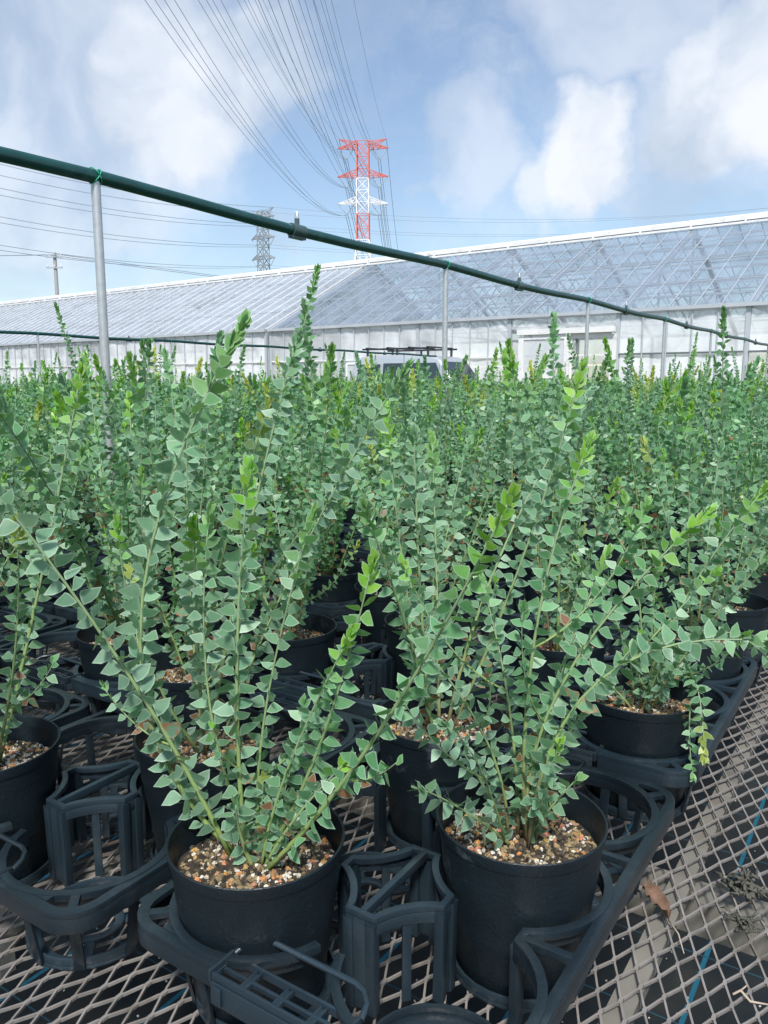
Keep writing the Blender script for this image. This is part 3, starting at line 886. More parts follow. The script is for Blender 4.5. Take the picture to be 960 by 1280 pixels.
# --- where the pots stand -------------------------------------------------
rndL = random.Random(5)
TRAYS = []
for bx, nc in ((-0.345, 9), (-4.02, 9), (-7.85, 8)):
    for c in range(nc):
        x = bx - 0.365 * c
        y = {(-0.345, 0): 0.382, (-0.345, 1): 0.35}.get((bx, c), 0.38 + rndL.uniform(-.25, .12)) + TL
        k = 0
        while y < 13.2:
            TRAYS.append([x + (rndL.uniform(-.006, .006) if k else 0), y, k, c, bx])
            y += 0.505 + (rndL.uniform(-.006, .012) if k else 0); k += 1
PLANTS = []
for ti, (x, y, k, c, bx) in enumerate(TRAYS):
    par = {(0, 0): 0, (0, 1): 1, (0, 2): 1, (0, 3): 0, (1, 0): 0}.get((c, k) if bx == -0.345 else None, rndL.randint(0, 1))
    for col in (0, 1):
        for row in range(3):
            if (col + row) % 2 == par:
                px_, py_ = x + (-HX, HX)[col], y + (row - 1) * HY
                if bx == -0.345 and c == 0 and k == 1 and (col, row) == (1, 2): pass
                PLANTS.append([px_ + rndL.uniform(-.002, .002), py_ + rndL.uniform(-.002, .002), ti, (c, k, col, row) if bx == -0.345 else None])
POT_Z = TRAY_Z + 0.0052
vis = []
for P_ in PLANTS:
    q = project((P_[0], P_[1], POT_Z + PH))
    q2 = project((P_[0], P_[1], POT_Z + PH + .4))
    if q is None or q2 is None: continue
    m_ = 170 / max(.3, q[2])
    if (-m_ < q[0] < 960 + m_) and q2[1] < 1280 and q[1] < 1500:
        vis.append((q[2], P_))
vis.sort(key=lambda e: e[0])
near, far = vis[:290], vis[290:]

# --- shoots of the front plants as they grow in the place -----------------
def S(base, mid, tip, bm, bt, size=1.0, tipk=1.0, hue=0.2, r=0.0026, wood=0.0):
    return dict(base=base, mid=mid, tip=tip, bm=bm, bt=bt, size=size, tipk=tipk, hue=hue, r=r, wood=wood)
HERO = {
 (0, 0, 0, 0): [S((-.016, .004), (296, 850), (311, 588), .645, .655, 1.08, 1.0, .25, .0030),
                S((-.022, .002), (175, 800), (302, 408), .66, .70, 1.12, .35, .15, .0030),
                S((-.026, -.004), (165, 850), (-25, 590), .63, .60, 1.08, .1, -.1, .0030),
                S((.000, .006), (400, 930), (466, 702), .62, .60, .95, 1.0, .5, .0025),
                S((.010, -.004), (470, 920), (640, 620), .57, .50, .95, 1.0, .7, .0030),
                S((-.006, .012), (330, 900), (392, 640), .66, .66, .9, .4, .2, .0022),
                S((.004, .000), (360, 960), (440, 790), .62, .60, .8, .9, .4, .0020),
                S((-.012, .014), (262, 880), (262, 640), .67, .68, .9, .3, .1, .0022)],
 (0, 0, 1, 1): [S((.004, .004), (668, 800), (737, 552), .66, .68, .85, 1.0, .6, .0026, .3),
                S((.008, .000), (700, 860), (884, 642), .66, .66, .9, .9, .45, .0026, .3),
                S((.010, -.006), (750, 850), (985, 805), .64, .62, .95, .2, .3, .0025, .3),
                S((-.010, -.008), (600, 960), (553, 905), .60, .58, .55, .1, -.1, .0014),
                S((-.014, .004), (610, 930), (520, 800), .66, .66, .8, .1, .1, .0020, .3),
                S((-.006, .010), (636, 880), (600, 720), .69, .72, .8, .3, .2, .0022, .3),
                S((.000, .012), (690, 880), (760, 690), .70, .73, .8, .5, .3, .0020, .3),
                S((.012, .006), (705, 930), (800, 800), .66, .68, .75, .3, .3, .0018, .2)],
 (0, 1, 1, 0): [S((.00, .00), (850, 760), (955, 612), .93, .92, 1.0, .7, .45, .0026, .3),
                S((.00, .01), (800, 760), (780, 620), .96, .98, .85, .5, .3, .0022, .3),
                S((.01, .00), (870, 800), (965, 690), .92, .88, 1.0, .2, .25, .0024, .3),
                S((-.01, .00), (780, 800), (720, 700), .95, .95, .8, .3, .2, .0020, .3),
                S((.01, .00), (860, 840), (880, 945), .90, .84, .85, .5, .35, .0018),
                S((.01, .01), (890, 790), (990, 860), .92, .88, .85, .1, .2, .0018)],
}
HERO_LABEL = {
 (0, 0, 0, 0): 'potted acacia with rust spotted lower leaves in the rounded corner beside the tray handle',
 (0, 0, 1, 1): 'potted acacia with brown woody stems in the pebbly pot next to the bare mesh strip',
 (0, 0, 0, 2): 'potted acacia half hidden behind the two front pots of the handled tray',
 (0, 1, 1, 0): 'potted acacia whose drooping shoots overhang the greyish tray corner beside bare mesh',
 (1, 0, 0, 0): 'potted acacia with thin pinkish shoots beside the empty tray hole',
 (1, 0, 1, 1): 'potted acacia behind the rust spotted one, between two trays',
}
ORD = ('first', 'second', 'third', 'fourth', 'fifth', 'sixth', 'seventh', 'eighth', 'ninth')
stat = [0, 0]
def place_hero(P_, key, idx):
    rnd = random.Random(900 + idx)
    if key == (0, 0, 0, 0): P_ = [P_[0] - .007, P_[1] - .002]
    loc = Vector((P_[0], P_[1], POT_Z))
    label = HERO_LABEL.get(key, 'bushy potted acacia near the front, ' + ORD[key[0]] + ' tray row from the bare mesh strip')
    t = thing('potted_acacia', label, 'potted plant', loc, 0, 'acacia seedlings in black pots')
    obj('pot', pot_me, t)
    so = obj('potting_soil', soil_mes[idx % 3], t, rot=(0, 0, idx * 1.3))
    go = obj('granules', gran_hi[idx % 3], so); go['kind'] = 'stuff'
    stems = []
    if key in HERO:
        for h in HERO[key]:
            p0 = Vector((h['base'][0], h['base'][1], SOIL_Z))
            m_ = at_b(*h['mid'], h['bm']) - loc; p2 = at_b(*h['tip'], h['bt']) - loc
            p1 = (m_ - p0 * .25 - p2 * .25) * 2
            p1.z = max(p1.z, SOIL_Z + .05)
            st = Stem(p0, p1, p2, h['size'], h['tipk'], h['hue'], h['r'] * .82, wood=h['wood'])
            stems.append(st)
        for st in list(stems)[:6]:
            stems += side_shoots(rnd, st, rnd.choice((0, 1, 1)))
        stems += random_stems(rnd, 3, .05, .12, 1.6, .1)
    else:
        stems = random_stems(rnd, rnd.choice((5, 6, 6)), .26, .48, .95)
    allf = []
    for st in stems:
        mb = MB(); stem_tube(mb, st, 7, 12)
        so_ = obj('stem', mb.mesh('stem', 'stem', smooth=True, cols=True), t)
        for lf in stem_leaves(st, rnd): allf.append((so_, lf))
    # the 300 largest-showing leaves are pieces of their own, the rest one mass
    def near_key(e):
        q = project(loc + e[1][0]); return -(e[1][4] / (q[2] if q else 9))
    allf.sort(key=near_key)
    for so_, lf in allf[:300]:
        o = bpy.data.objects.new('leaf', leaf_mes[rnd.randrange(8)])
        o.parent = so_; o.matrix_basis = leaf_matrix(lf)
        c = lf[5]; o.color = (c.x, c.y, c.z, 1.0 - (.9 if lf[6] > .5 else 0.0))
        C.objects.link(o); stat[0] += 1
    rest = [lf for _, lf in allf[300:]]
    if rest:
        fo = obj('foliage', mesh_np('foliage', *leaf_arrays(rest, 'hi'), ['leaf_mass'], hi=True), t); fo['kind'] = 'stuff'
    return t

# --- shared bushes for the rows behind ------------------------------------
VAR = []; TALLV = (3, 10)
for v_ in range(14):
    rnd = random.Random(300 + v_)
    st = random_stems(rnd, rnd.choice((6, 7, 8)), .26, .46, .9, hue=(-.1, .0, .1, .2, .3, .45, .6)[v_ % 7])
    if v_ in TALLV:
        tall = random_stems(rnd, 1, .54, .60, .3); st += tall
    mb = MB(); lv = []
    for s_ in st:
        stem_tube(mb, s_, 5, 6); lv += stem_leaves(s_, rnd, .0046, .0168)
    VAR.append((mb.mesh('stems', 'stem', smooth=True, cols=True), mesh_np('foliage', *leaf_arrays(lv), ['leaf_mass'])))

rndP = random.Random(77)
used_trays = {}
# single long leaders that stick out of the mass: tip, how far off
LEADERS = {}
for tip_, b_, sz_, tk_ in (((380, 381), 1.55, 1.05, .2), ((692, 398), 1.75, 1.15, .1), ((58, 470), 2.0, 1.0, .6), ((740, 545), 1.3, 1.0, 1.0), ((172, 455), 2.3, 1.0, .8), ((620, 440), 2.2, 1.0, .9), ((868, 440), 2.4, 1.0, .4), ((340, 500), .95, 1.1, .8), ((-15, 495), .85, 1.15, .1)):
    tp_ = at_b(*tip_, b_)
    j_ = min((j for j in range(6, len(near)) if j not in LEADERS and near[j][1][3] not in HERO), key=lambda j: (near[j][1][0] - tp_.x) ** 2 + (near[j][1][1] - tp_.y) ** 2)
    LEADERS[j_] = (tp_, sz_, tk_)
def add_leader(t, loc, rot, j):
    tp_, sz_, tk_ = LEADERS[j]; rnd = random.Random(60 + j)
    p2 = Matrix.Rotation(-rot, 3, 'Z') @ (tp_ - loc); p0 = Vector((0, 0, SOIL_Z)); p1 = p0.lerp(p2, .5) * 1.0; p1.x *= .7; p1.y *= .7
    st = Stem(p0, p1, p2, sz_, tk_, .35, .0026)
    mb = MB(); stem_tube(mb, st, 6, 10); so_ = obj('leader_stem', mb.mesh('leader_stem', 'stem', smooth=True, cols=True), t)
    lo_ = obj('leader_foliage', mesh_np('leader_foliage', *leaf_arrays(stem_leaves(st, rnd), 'hi'), ['leaf_mass'], hi=True), so_); lo_['kind'] = 'stuff'
row_words = {0: 'along the bench edge', 1: 'in the second line of trays', 2: 'in the third line of trays', 3: 'in the fourth line of trays'}
for i, (dep, P_) in enumerate(near):
    used_trays[P_[2]] = min(dep, used_trays.get(P_[2], 99))
    if i < 14 or P_[3] in HERO or P_[3] in HERO_LABEL:
        h_ = place_hero(P_, P_[3], i)
        if i in LEADERS: add_leader(h_, h_.location, 0.0, i)
        continue
    v_ = rndP.randrange(14)
    lab = ('blue grey', 'blue grey', 'grey green', 'grey green', 'grey green', 'fresh green', 'fresh green')[v_ % 7] + ' potted acacia' + (' with tall slim leader' if v_ in TALLV else '')
    lab += ', ' + ORD[P_[3][0]] + ' tray row from bare mesh strip' if P_[3] else ' on a bench beyond the first aisle'
    t = thing('potted_acacia', lab, 'potted plant', (P_[0], P_[1], POT_Z), rndP.uniform(0, 6.28), 'acacia seedlings in black pots')
    obj('pot', pot_me if dep < 2 else pot_me_lo, t)
    so = obj('potting_soil', soil_mes[i % 3], t)
    if dep < 3.2:
        go = obj('granules', gran_lo[i % 3], so); go['kind'] = 'stuff'
    sc = rndP.uniform(.86, 1.12)
    off = Vector((0, 0, SOIL_Z * (1 - sc)))
    a = obj('stems', VAR[v_][0], t, off, scl=sc); a['kind'] = 'stuff'
    b = obj('foliage', VAR[v_][1], t, off, scl=sc); b['kind'] = 'stuff'
    if i in LEADERS: add_leader(t, t.location, t.rotation_euler.z, i)

for ti, dep in used_trays.items():
    x, y, k, c, bx = TRAYS[ti]
    if bx == -0.345 and (c, k) == (0, 0): lab = 'navy black pot tray with a grip handle at its near end, holding two front pots'
    elif bx == -0.345 and (c, k) == (0, 1): lab = 'faded grey black pot tray abutting the navy tray along bare mesh'
    elif bx == -0.345 and (c, k) == (1, 0): lab = 'black pot tray with an empty basket at its rounded corner'
    elif bx == -0.345: lab = 'black pot tray under leafy acacias, ' + ORD[c] + ' tray row from the bare mesh strip'
    else: lab = 'black pot tray under leafy acacias on a bench beyond the first aisle'
    tray(x, y, lab, dep < 2.2)

# --- all the seedlings farther back: one mass -----------------------------
Vs, Fs, Cs, Ms = [], [], [], []
base = 0
LOWV = []
for v_ in range(8):
    rnd = random.Random(500 + v_)
    st = random_stems(rnd, 7, .26, .46, .9, hue=(-.1, .05, .2, .4)[v_ % 4])
    if v_ == 0: st += random_stems(rnd, 1, .54, .60, .3)
    lv = []
    for s_ in st: lv += stem_leaves(s_, rnd, .0115, .0245)
    LOWV.append(leaf_arrays(lv, low=True))
ang = np.arange(10) * 2 * np.pi / 10
cone = np.concatenate([np.c_[.055 * np.cos(ang), .055 * np.sin(ang), 0 * ang], np.c_[.075 * np.cos(ang), .075 * np.sin(ang), 0 * ang + PH], np.c_[.070 * np.cos(ang), .070 * np.sin(ang), 0 * ang + SOIL_Z]])
cf = []
for r_ in (0, 10):
    for k in range(10):
        k2 = (k + 1) % 10; cf += [(r_ + k, r_ + k2, r_ + 10 + k2), (r_ + k, r_ + 10 + k2, r_ + 10 + k)]
for k in range(1, 9): cf.append((20, 20 + k, 21 + k))
cf = np.array(cf)
for dep, P_ in far:
    v, f, c = LOWV[rndP.randrange(8)]
    th = rndP.uniform(0, 6.28); sc = rndP.uniform(.86, 1.12)
    rot = np.array([[math.cos(th), -math.sin(th), 0], [math.sin(th), math.cos(th), 0], [0, 0, 1]], dtype=np.float32)
    vv = v @ rot.T; vv[:, :2] *= sc; vv[:, 2] = SOIL_Z + (vv[:, 2] - SOIL_Z) * sc
    o3 = np.array([P_[0], P_[1], POT_Z], dtype=np.float32)
    Vs.append(vv + o3); Fs.append(f + base); Cs.append(c); Ms.append(np.zeros(len(f))); base += len(vv)
    Vs.append((cone + o3).astype(np.float32)); Fs.append(cf + base); Cs.append(np.ones((30, 3), dtype=np.float32)); Ms.append(np.ones(len(cf))); base += 30
if far:
    fo = obj('distant_acacias', mesh_np('distant_acacias', np.concatenate(Vs), np.concatenate(Fs), np.concatenate(Cs), ['leaf_mass', 'pot_plastic'], np.concatenate(Ms)))
    tag(fo, 'dense mass of distant acacia seedlings in pots reaching back to the greenhouse', 'seedlings', kind='stuff')
print('leaf objects', stat[0], 'near', len(near), 'far', len(far), 'tris far', sum(len(f) for f in Fs))

# ------------------------------------------------------------------ litter on the mesh
mb = MB(); rnd = random.Random(3)
p0 = at_z(806, 1108, MESH_Z + .012); p1 = at_z(836, 1150, MESH_Z + .006)
ax = (p1 - p0).normalized(); sd = Vector((-ax.y, ax.x, 0)); NS = 9
rows = []
for i in range(NS):
    t_ = i / (NS - 1); c_ = p0.lerp(p1, t_); w_ = .0085 * math.sin(PI * min(.98, .12 + t_ * .85)) ** .6
    rows.append([c_ + sd * (w_ * u_) + Vector((0, 0, .006 * abs(u_) * (1 if i % 2 else 1.5) + rnd.uniform(-.002, .002))) for u_ in (-1, -.5, 0, .5, 1)])
mb.add([q for r_ in rows for q in r_], [(i * 5 + j, i * 5 + j + 1, i * 5 + j + 6, i * 5 + j + 5) for i in range(NS - 1) for j in range(4)])
t = thing('dead_leaf', 'curled brown dead leaf lying on the mesh beside the navy tray', 'leaf', (0, 0, 0))
obj('leaf_blade', mb.mesh('leaf_blade', 'dead_leaf', smooth=True), t)
mb = MB(); q_ = at_z(855, 1192, MESH_Z + .002); mb.tube([p1, p1.lerp(q_, .5) + Vector((.002, 0, .003)), q_], [.0011, .0008, .0005], 6)
obj('leaf_stalk', mb.mesh('leaf_stalk', 'dry_twig', smooth=True), t)
def clump(c, r, n_, label, seed):
    rnd = random.Random(seed); mb = MB()
    for _ in range(n_):
        a = Vector((rnd.gauss(0, .5), rnd.gauss(0, .5), abs(rnd.gauss(0, .35)))) * r
        pts = [c + a]
        for _k in range(3): a = a + Vector((rnd.gauss(0, .4), rnd.gauss(0, .4), rnd.gauss(0, .25))) * r; a.z = max(a.z, .0); pts.append(c + a)
        mb.tube(pts, [r * .10, r * .14, r * .11, r * .04], 5)
    for _ in range(n_ // 2):
        pebble(mb, rnd, c + Vector((rnd.gauss(0, .45) * r, rnd.gauss(0, .45) * r, abs(rnd.gauss(0, .2)) * r)), r * rnd.uniform(.14, .28), (1, 1, 1))
    o = obj('dried_moss_clump', mb.mesh('dried_moss_clump', 'dead_clump', smooth=True))
    tag(o, label, 'debris')
clump(at_z(928, 1112, MESH_Z + .004), .015, 40, 'large ragged grey black clump of dried roots on the bare mesh', 1)
clump(at_z(932, 1158, MESH_Z + .003), .010, 24, 'small ragged dark clump of dried roots below a larger one on the mesh', 2)
mb = MB(); qs = [at_z(x_, y_, MESH_Z + z_) for x_, y_, z_ in ((916, 1243, .004), (926, 1238, .006), (938, 1252, .003), (962, 1256, .004))]
mb.tube(qs, [.0010, .0013, .0011, .0006], 6); mb.tube([qs[1], qs[1] + Vector((.004, .004, .004))], [.001, .0005], 5)
tag(obj('dry_twig', mb.mesh('dry_twig', 'dry_twig', smooth=True)), 'short pale dry twig lying across the bare mesh', 'twig')
# spilled perlite on the fabric and the mesh
mb = MB(); rnd = random.Random(8)
for _ in range(900):
    x_, y_ = rnd.uniform(-2.2, .1), rnd.uniform(.2, 3.2)
    g_ = rnd.uniform(.3, .6); pebble(mb, rnd, (x_, y_, .002), rnd.uniform(.001, .0028), (g_, g_ * .95, g_ * .85))
sp_ = obj('spilled_perlite', mb.mesh('spilled_perlite', 'granule', cols=True)); tag(sp_, 'pale perlite grains scattered on the dark fabric under the bench', 'perlite', kind='stuff')

# ------------------------------------------------------------------ watering pipes
def watering_line(x, ys, y0, y1, pz, rad, label, post_r, heads, foot):
    t = thing('watering_line', label, 'water pipe', (x, y0, 0), group='overhead watering lines')
    rnd = random.Random(int(abs(x) * 100))
    mb = MB(); pts = []
    n_ = int((y1 - y0) / .25)
    for i in range(n_ + 1):
        yy = y0 + (y1 - y0) * i / n_
        ph = min(((yy - q) / 1.79 for q in ys), key=abs)
        pts.append((0.006 * math.sin(yy * 1.3), yy - y0, pz - .012 * abs(math.sin(PI * (yy - ys[0]) / 1.79)) ** 1.5))
    mb.tube(pts, rad, 14)
    obj('pipe', mb.mesh('pipe', 'pipe_green', smooth='auto'), t)
    for yy in ys:
        mb = MB(); z1 = pz - rad * .6
        mb.tube([(0.006 * math.sin(yy * 1.3), yy - y0, foot), (0.006 * math.sin(yy * 1.3), yy - y0, z1)], post_r, 12)
        po = obj('post', mb.mesh('post', 'galvanised', smooth='auto'), t)
        mb = MB()
        ring = [(0.006 * math.sin(yy * 1.3) + 0.0, yy - y0 + .010 + (rad + .0016) * 0, 0)]
        for dy in (-.004, .004):
            pr = [(0.006 * math.sin(yy * 1.3) + (rad + .0018) * math.cos(a_), yy - y0 + dy * 3 * math.sin(a_), pz + (rad + .0018) * math.sin(a_)) for a_ in np.linspace(0, 2 * PI, 19)]
            mb.tube(pr, .0016, 6)
        obj('tie', mb.mesh('tie', 'tie_green', smooth=True), po)
    for yy in heads:
        h = MB(); xx = 0.006 * math.sin(yy * 1.3); zz = pz - .012 * abs(math.sin(PI * (yy - ys[0]) / 1.79)) ** 1.5
        h.tube([(xx, yy - y0 - .032, zz), (xx, yy - y0 + .032, zz)], rad + .0045, 14)
        h.box((xx - rad * .6, yy - y0 - .034, zz - rad - .009), (xx + rad * .6, yy - y0 + .034, zz - rad - .002))
        so = obj('saddle_clamp', h.mesh('saddle_clamp', 'nozzle_dark', smooth='auto'), t)
        h = MB(); h.tube([(xx, yy - y0, zz + rad), (xx, yy - y0, zz + rad + .022)], .0085, 10)
        obj('nozzle_base', h.mesh('nozzle_base', 'nozzle_dark', smooth='auto'), so)
        h = MB(); h.tube([(xx, yy - y0, zz + rad + .0222), (xx, yy - y0, zz + rad + .032), (xx, yy - y0, zz + rad + .044)], [.0075, .007, .003], 10)
        obj('nozzle_tip', h.mesh('nozzle_tip', 'nozzle_metal', smooth='auto'), so)
PZ = CAM_Z + 0.50
X1 = -1.74
watering_line(X1, [1.34 + 1.79 * i for i in range(-1, 7)], -0.9, 13.0, PZ, .0165, 'thick green watering pipe on galvanised posts above the near bench', .0115, [2.12 + 1.78 * i for i in range(0, 6)], MESH_Z - .006)
watering_line(-7.65, [3.3 + 1.79 * i for i in range(0, 6)], 2.2, 13.4, PZ, .0165, 'distant green watering pipe on posts above the far bench', .0115, [4.46 + 1.79 * i for i in range(0, 5)], MESH_Z - .006)

# ------------------------------------------------------------------ greenhouse range
EY, EZ, RY, RZ = 20.0, 3.0, 25.6, 5.80
GROT = R(-3.8); GPIV = Vector((-11.0, 20.35, 0))   # the range stands a few degrees off square to the benches
def gpos(x, y, z=0.0): return GPIV + Matrix.Rotation(GROT, 3, 'Z') @ Vector((x - GPIV.x, y - EY, z))
SL = math.hypot(RY - EY, RZ - EZ); SLA = math.atan2(RZ - EZ, RY - EY)
def greenhouse(x0, x1, label, glass, seed, paler):
    t = thing('greenhouse', label, 'greenhouse', gpos(x0, EY), GROT)
    L_ = x1 - x0; rnd = random.Random(seed)
    HWY = RY - EY
    nb = int(round(L_ / 3.0)); bay = L_ / nb
    pm_ = MB(); pm_.bar((0, 0, 0), (0, 0, EZ), .10, .10); post_me = pm_.mesh('wall_post', 'gh_steel')
    sm_ = MB(); sm_.bar((0, 0, .74), (0, 0, EZ - .06), .028, .02); stud_me = sm_.mesh('stud', 'gh_steel')
    # trusses: posts, rafters, tie and web members
    for i in range(nb + 1):
        x = i * bay
        for y in (0, 2 * HWY):
            obj('wall_post', post_me, t, (x, y, 0))
        mb = MB()
        mb.bar((x, 0.04, EZ - .05), (x, HWY, RZ - .10), .17, .10); mb.bar((x, HWY, RZ - .10), (x, 2 * HWY - .04, EZ - .05), .13, .10)
        mb.bar((x, .1, EZ - .02), (x, 2 * HWY - .1, EZ - .02), .06, .06)
        for f0, f1 in ((.25, .5), (.5, .5), (.75, .5)):
            pass
        for y in (HWY * .5, HWY, HWY * 1.5):
            zz = EZ + (RZ - EZ) * (1 - abs(y - HWY) / HWY) - .12
            mb.bar((x, y, EZ), (x, y, zz), .05, .05)
        mb.bar((x, HWY * .5, EZ + (RZ - EZ) * .5 - .12), (x, HWY, EZ), .05, .05); mb.bar((x, HWY * 1.5, EZ + (RZ - EZ) * .5 - .12), (x, HWY, EZ), .05, .05)
        obj('truss', mb.mesh('truss', 'gh_steel'), t)
    # purlins on both slopes, light lattice purlins below
    for s_ in (0, 1):
        for k in range(1, 7):
            f_ = k / 7; y = HWY * f_ if s_ == 0 else 2 * HWY - HWY * f_; z = EZ + (RZ - EZ) * f_ - .045
            mb = MB(); mb.bar((0, y, z), (L_, y, z), .045, .05)
            if k in (1, 3, 5) and s_ == 0 or k in (2, 4) and s_ == 1:
                zz = z - .34; mb.bar((0, y, zz), (L_, y, zz), .035, .035)
                for q in range(int(L_ / .5)):
                    a_ = q * .5; mb.bar((a_, y, zz), (a_ + .25, y, z), .022, .022, ends=False); mb.bar((a_ + .25, y, z), (a_ + .5, y, zz), .022, .022, ends=False)
            obj('purlin', mb.mesh('purlin', 'gh_steel'), t)
    # roof: glazing bars and panes on each slope
    npn = int(round(L_ / .60)); pw = L_ / npn
    pm = MB(); pm.add([(0.010, 0, 0), (pw - .010, 0, 0), (pw - .010, SL - .06, 0), (.010, SL - .06, 0), (0.010, 0, .004), (pw - .010, 0, .004), (pw - .010, SL - .06, .004), (.010, SL - .06, .004)],
                      [(0, 3, 2, 1), (4, 5, 6, 7), (0, 1, 5, 4), (1, 2, 6, 5), (2, 3, 7, 6), (3, 0, 4, 7)])
    pane_me = pm.mesh('pane', glass)
    bm_ = MB(); bm_.box((-.0098, -.02, -.02), (.0098, SL - .05, .012)) if not paler else bm_.box((-.0098, -.02, -.02), (.0098, SL - .05, .03)); bar_me = bm_.mesh('glazing_bar', 'gh_white' if paler else 'gh_bar')
    for s_ in (0, 1):
        rr = obj('roof_slope', None, t, (0, 0, EZ + .03) if s_ == 0 else (L_, 2 * HWY, EZ + .03), (SLA, 0, 0) if s_ == 0 else (SLA, 0, PI))
        for i in range(npn):
            obj('pane', pane_me, rr, (i * pw, 0, 0))
        for i in range(npn + 1):
            obj('glazing_bar', bar_me, rr, (i * pw, 0, 0))
        # cross laps of the glass
        mb = MB()
        for k in range(1, 4): mb.box((0, SL * k / 4 - .008, .0122), (L_, SL * k / 4 + .008, .018))
        obj('lap_strip', mb.mesh('lap_strip', 'gh_bar'), rr)
    mb = MB(); mb.bar((-.1, HWY, RZ + .07), (L_ + .1, HWY, RZ + .07), .34, .12); mb.bar((-.1, HWY, RZ + .16), (L_ + .1, HWY, RZ + .16), .12, .05)
    obj('ridge_cap', mb.mesh('ridge_cap', 'gh_white'), t)
    mb = MB(); mb.bar((-.1, HWY - .42, RZ - .10), (L_ + .1, HWY - .42, RZ - .10), .05, .06)
    for i in range(nb * 2): mb.bar((i * bay / 2, HWY - .42, RZ - .08), (i * bay / 2, HWY - .1, RZ + .08), .03, .03)
    obj('ridge_vent_rail', mb.mesh('ridge_vent_rail', 'gh_white'), t)
    for y in (-.07, 2 * HWY + .07):
        mb = MB(); mb.box((-.05, y - .07, EZ - .05), (L_ + .05, y + .07, EZ + .035)); obj('gutter', mb.mesh('gutter', 'gh_steel'), t)
    # front wall: upper film band, rail, lower sheets, studs
    def film(name, xa, xb, za, zb, y, m_, wr=.03):
        mb = MB(); nx = max(3, int((xb - xa) / .12)); nz_ = 5
        ph = rnd.uniform(0, 6)
        for j in range(nz_ + 1):
            for i in range(nx + 1):
                xx = xa + (xb - xa) * i / nx; z = za + (zb - za) * j / nz_
                mb.add([(xx, y + wr * (math.sin(xx * 5.1 + ph + z * 2) * .4 + math.sin(xx * 11 + z * 4 + ph) * .3 + rnd.uniform(-.3, .3)), z)], [])
        for j in range(nz_):
            for i in range(nx):
                a_ = j * (nx + 1) + i; mb.f.append((a_, a_ + 1, a_ + nx + 2, a_ + nx + 1)); mb.fm.append(0)
        obj(name, mb.mesh(name, m_, smooth=True), t)
    for i in range(nb):
        xa, xb = i * bay + .055, (i + 1) * bay - .055
        wx = x0 + (xa + xb) / 2
        door_bay = (-10.0 < wx < -5.4)
        for y in (0, 2 * HWY):
            film('film_sheet', xa, xb, 2.66 if (door_bay and not y) else 1.98, EZ - .06, y + (.02 if y else -.02), 'film_thin' if rnd.random() < .3 else 'film')
        for k in (() if door_bay else range(1, 5)): obj('stud', stud_me, t, (xa + (xb - xa) * k / 5, -.062, 0))
        mb = MB(); mb.bar((xa, -.05, 1.955), (xb, -.05, 1.955), .04, .045); obj('wall_rail', mb.mesh('wall_rail', 'gh_dark' if wx > -6 else 'gh_white'), t)
        open_side = (wx > -2.5)
        if not open_side and not door_bay:
            film('film_sheet', xa, xb, .75, 1.92, -.02, 'film' if rnd.random() < .6 else 'film_thin')
        mb = MB(); mb.box((xa, -.06, 0), (xb, .06, .72)); obj('base_wall', mb.mesh('base_wall', 'concrete'), t)
        if open_side:
            for zz in (1.05, 1.35, 1.65):
                mb = MB(); mb.bar((xa, -.03, zz), (xb, -.03, zz), .04, .05); obj('wall_rail', mb.mesh('wall_rail', 'gh_white'), t)
        elif rnd.random() < .45 and not door_bay:
            # framed side window
            wa = xa + rnd.uniform(.2, .5); wb = wa + rnd.uniform(1.2, 1.8); mb = MB()
            for q in ((wa, .95, wa, 1.85), (wb, .95, wb, 1.85), (wa, .95, wb, .95), (wa, 1.85, wb, 1.85), ((wa + wb) / 2, .95, (wa + wb) / 2, 1.85)):
                mb.bar((q[0], -.075, q[1]), (q[2], -.075, q[3]), .07, .05, up=(0, 1, 0))
            wo = obj('window_frame', mb.mesh('window_frame', 'gh_white'), t)
            mb = MB(); mb.box((wa + .04, -.08, .99), (wb - .04, -.074, 1.81)); obj('window_pane', mb.mesh('window_pane', 'film_thin'), wo)
        film('film_sheet', xa, xb, .75, 1.92, 2 * HWY + .02, 'film_thin')
    # gable ends
    for x in (0.0, L_):
        mb = MB(); mb.add([(x, 0, 0), (x, 2 * HWY, 0), (x, 2 * HWY, EZ), (x, HWY, RZ), (x, 0, EZ)], [(0, 1, 2, 3, 4)])
        obj('gable_film', mb.mesh('gable_film', 'film_thin'), t)
    return t
XS = -18.4
ghR = greenhouse(XS + .12, XS + .12 + 33, 'long glass greenhouse with clear roof, inner trusses and a white sliding door', 'roof_glass', 1, False)
ghL = greenhouse(XS - .12 - 60, XS - .12, 'long glass greenhouse with whitish roof glass, behind the near post', 'roof_glass_pale', 2, True)
# sliding door set into the wall of the clear greenhouse
def leaf_door(xa, xb, za, zb, mids, y, open_=False):
    mb = MB(); w = .15
    for q in ((xa, za, xa, zb), (xb, za, xb, zb)): mb.bar((q[0], y, q[1]), (q[2], y, q[3]), .06, w, up=(1, 0, 0))
    for z in (za, zb, *mids): mb.bar((xa + .066, y, z), (xb - .066, y, z), .055, w)
    o = obj('door_leaf', mb.mesh('door_leaf', 'gh_white'), ghR)
    if not open_:
        mb = MB(); mb.box((xa + .06, y - .006, za + .06), (xb - .06, y + .006, zb - .06)); obj('door_pane', mb.mesh('door_pane', 'film_thin'), o)
dx = -(XS + .12)
leaf_door(-8.85 + dx, -7.55 + dx, .05, 2.45, (1.45,), -.16)
leaf_door(-7.5 + dx, -6.35 + dx, .05, 2.45, (), -.09, True)
mb = MB(); mb.box((-8.95 + dx, -.24, 2.50), (-6.3 + dx, -.10, 2.64)); obj('door_track', mb.mesh('door_track', 'gh_white'), ghR)
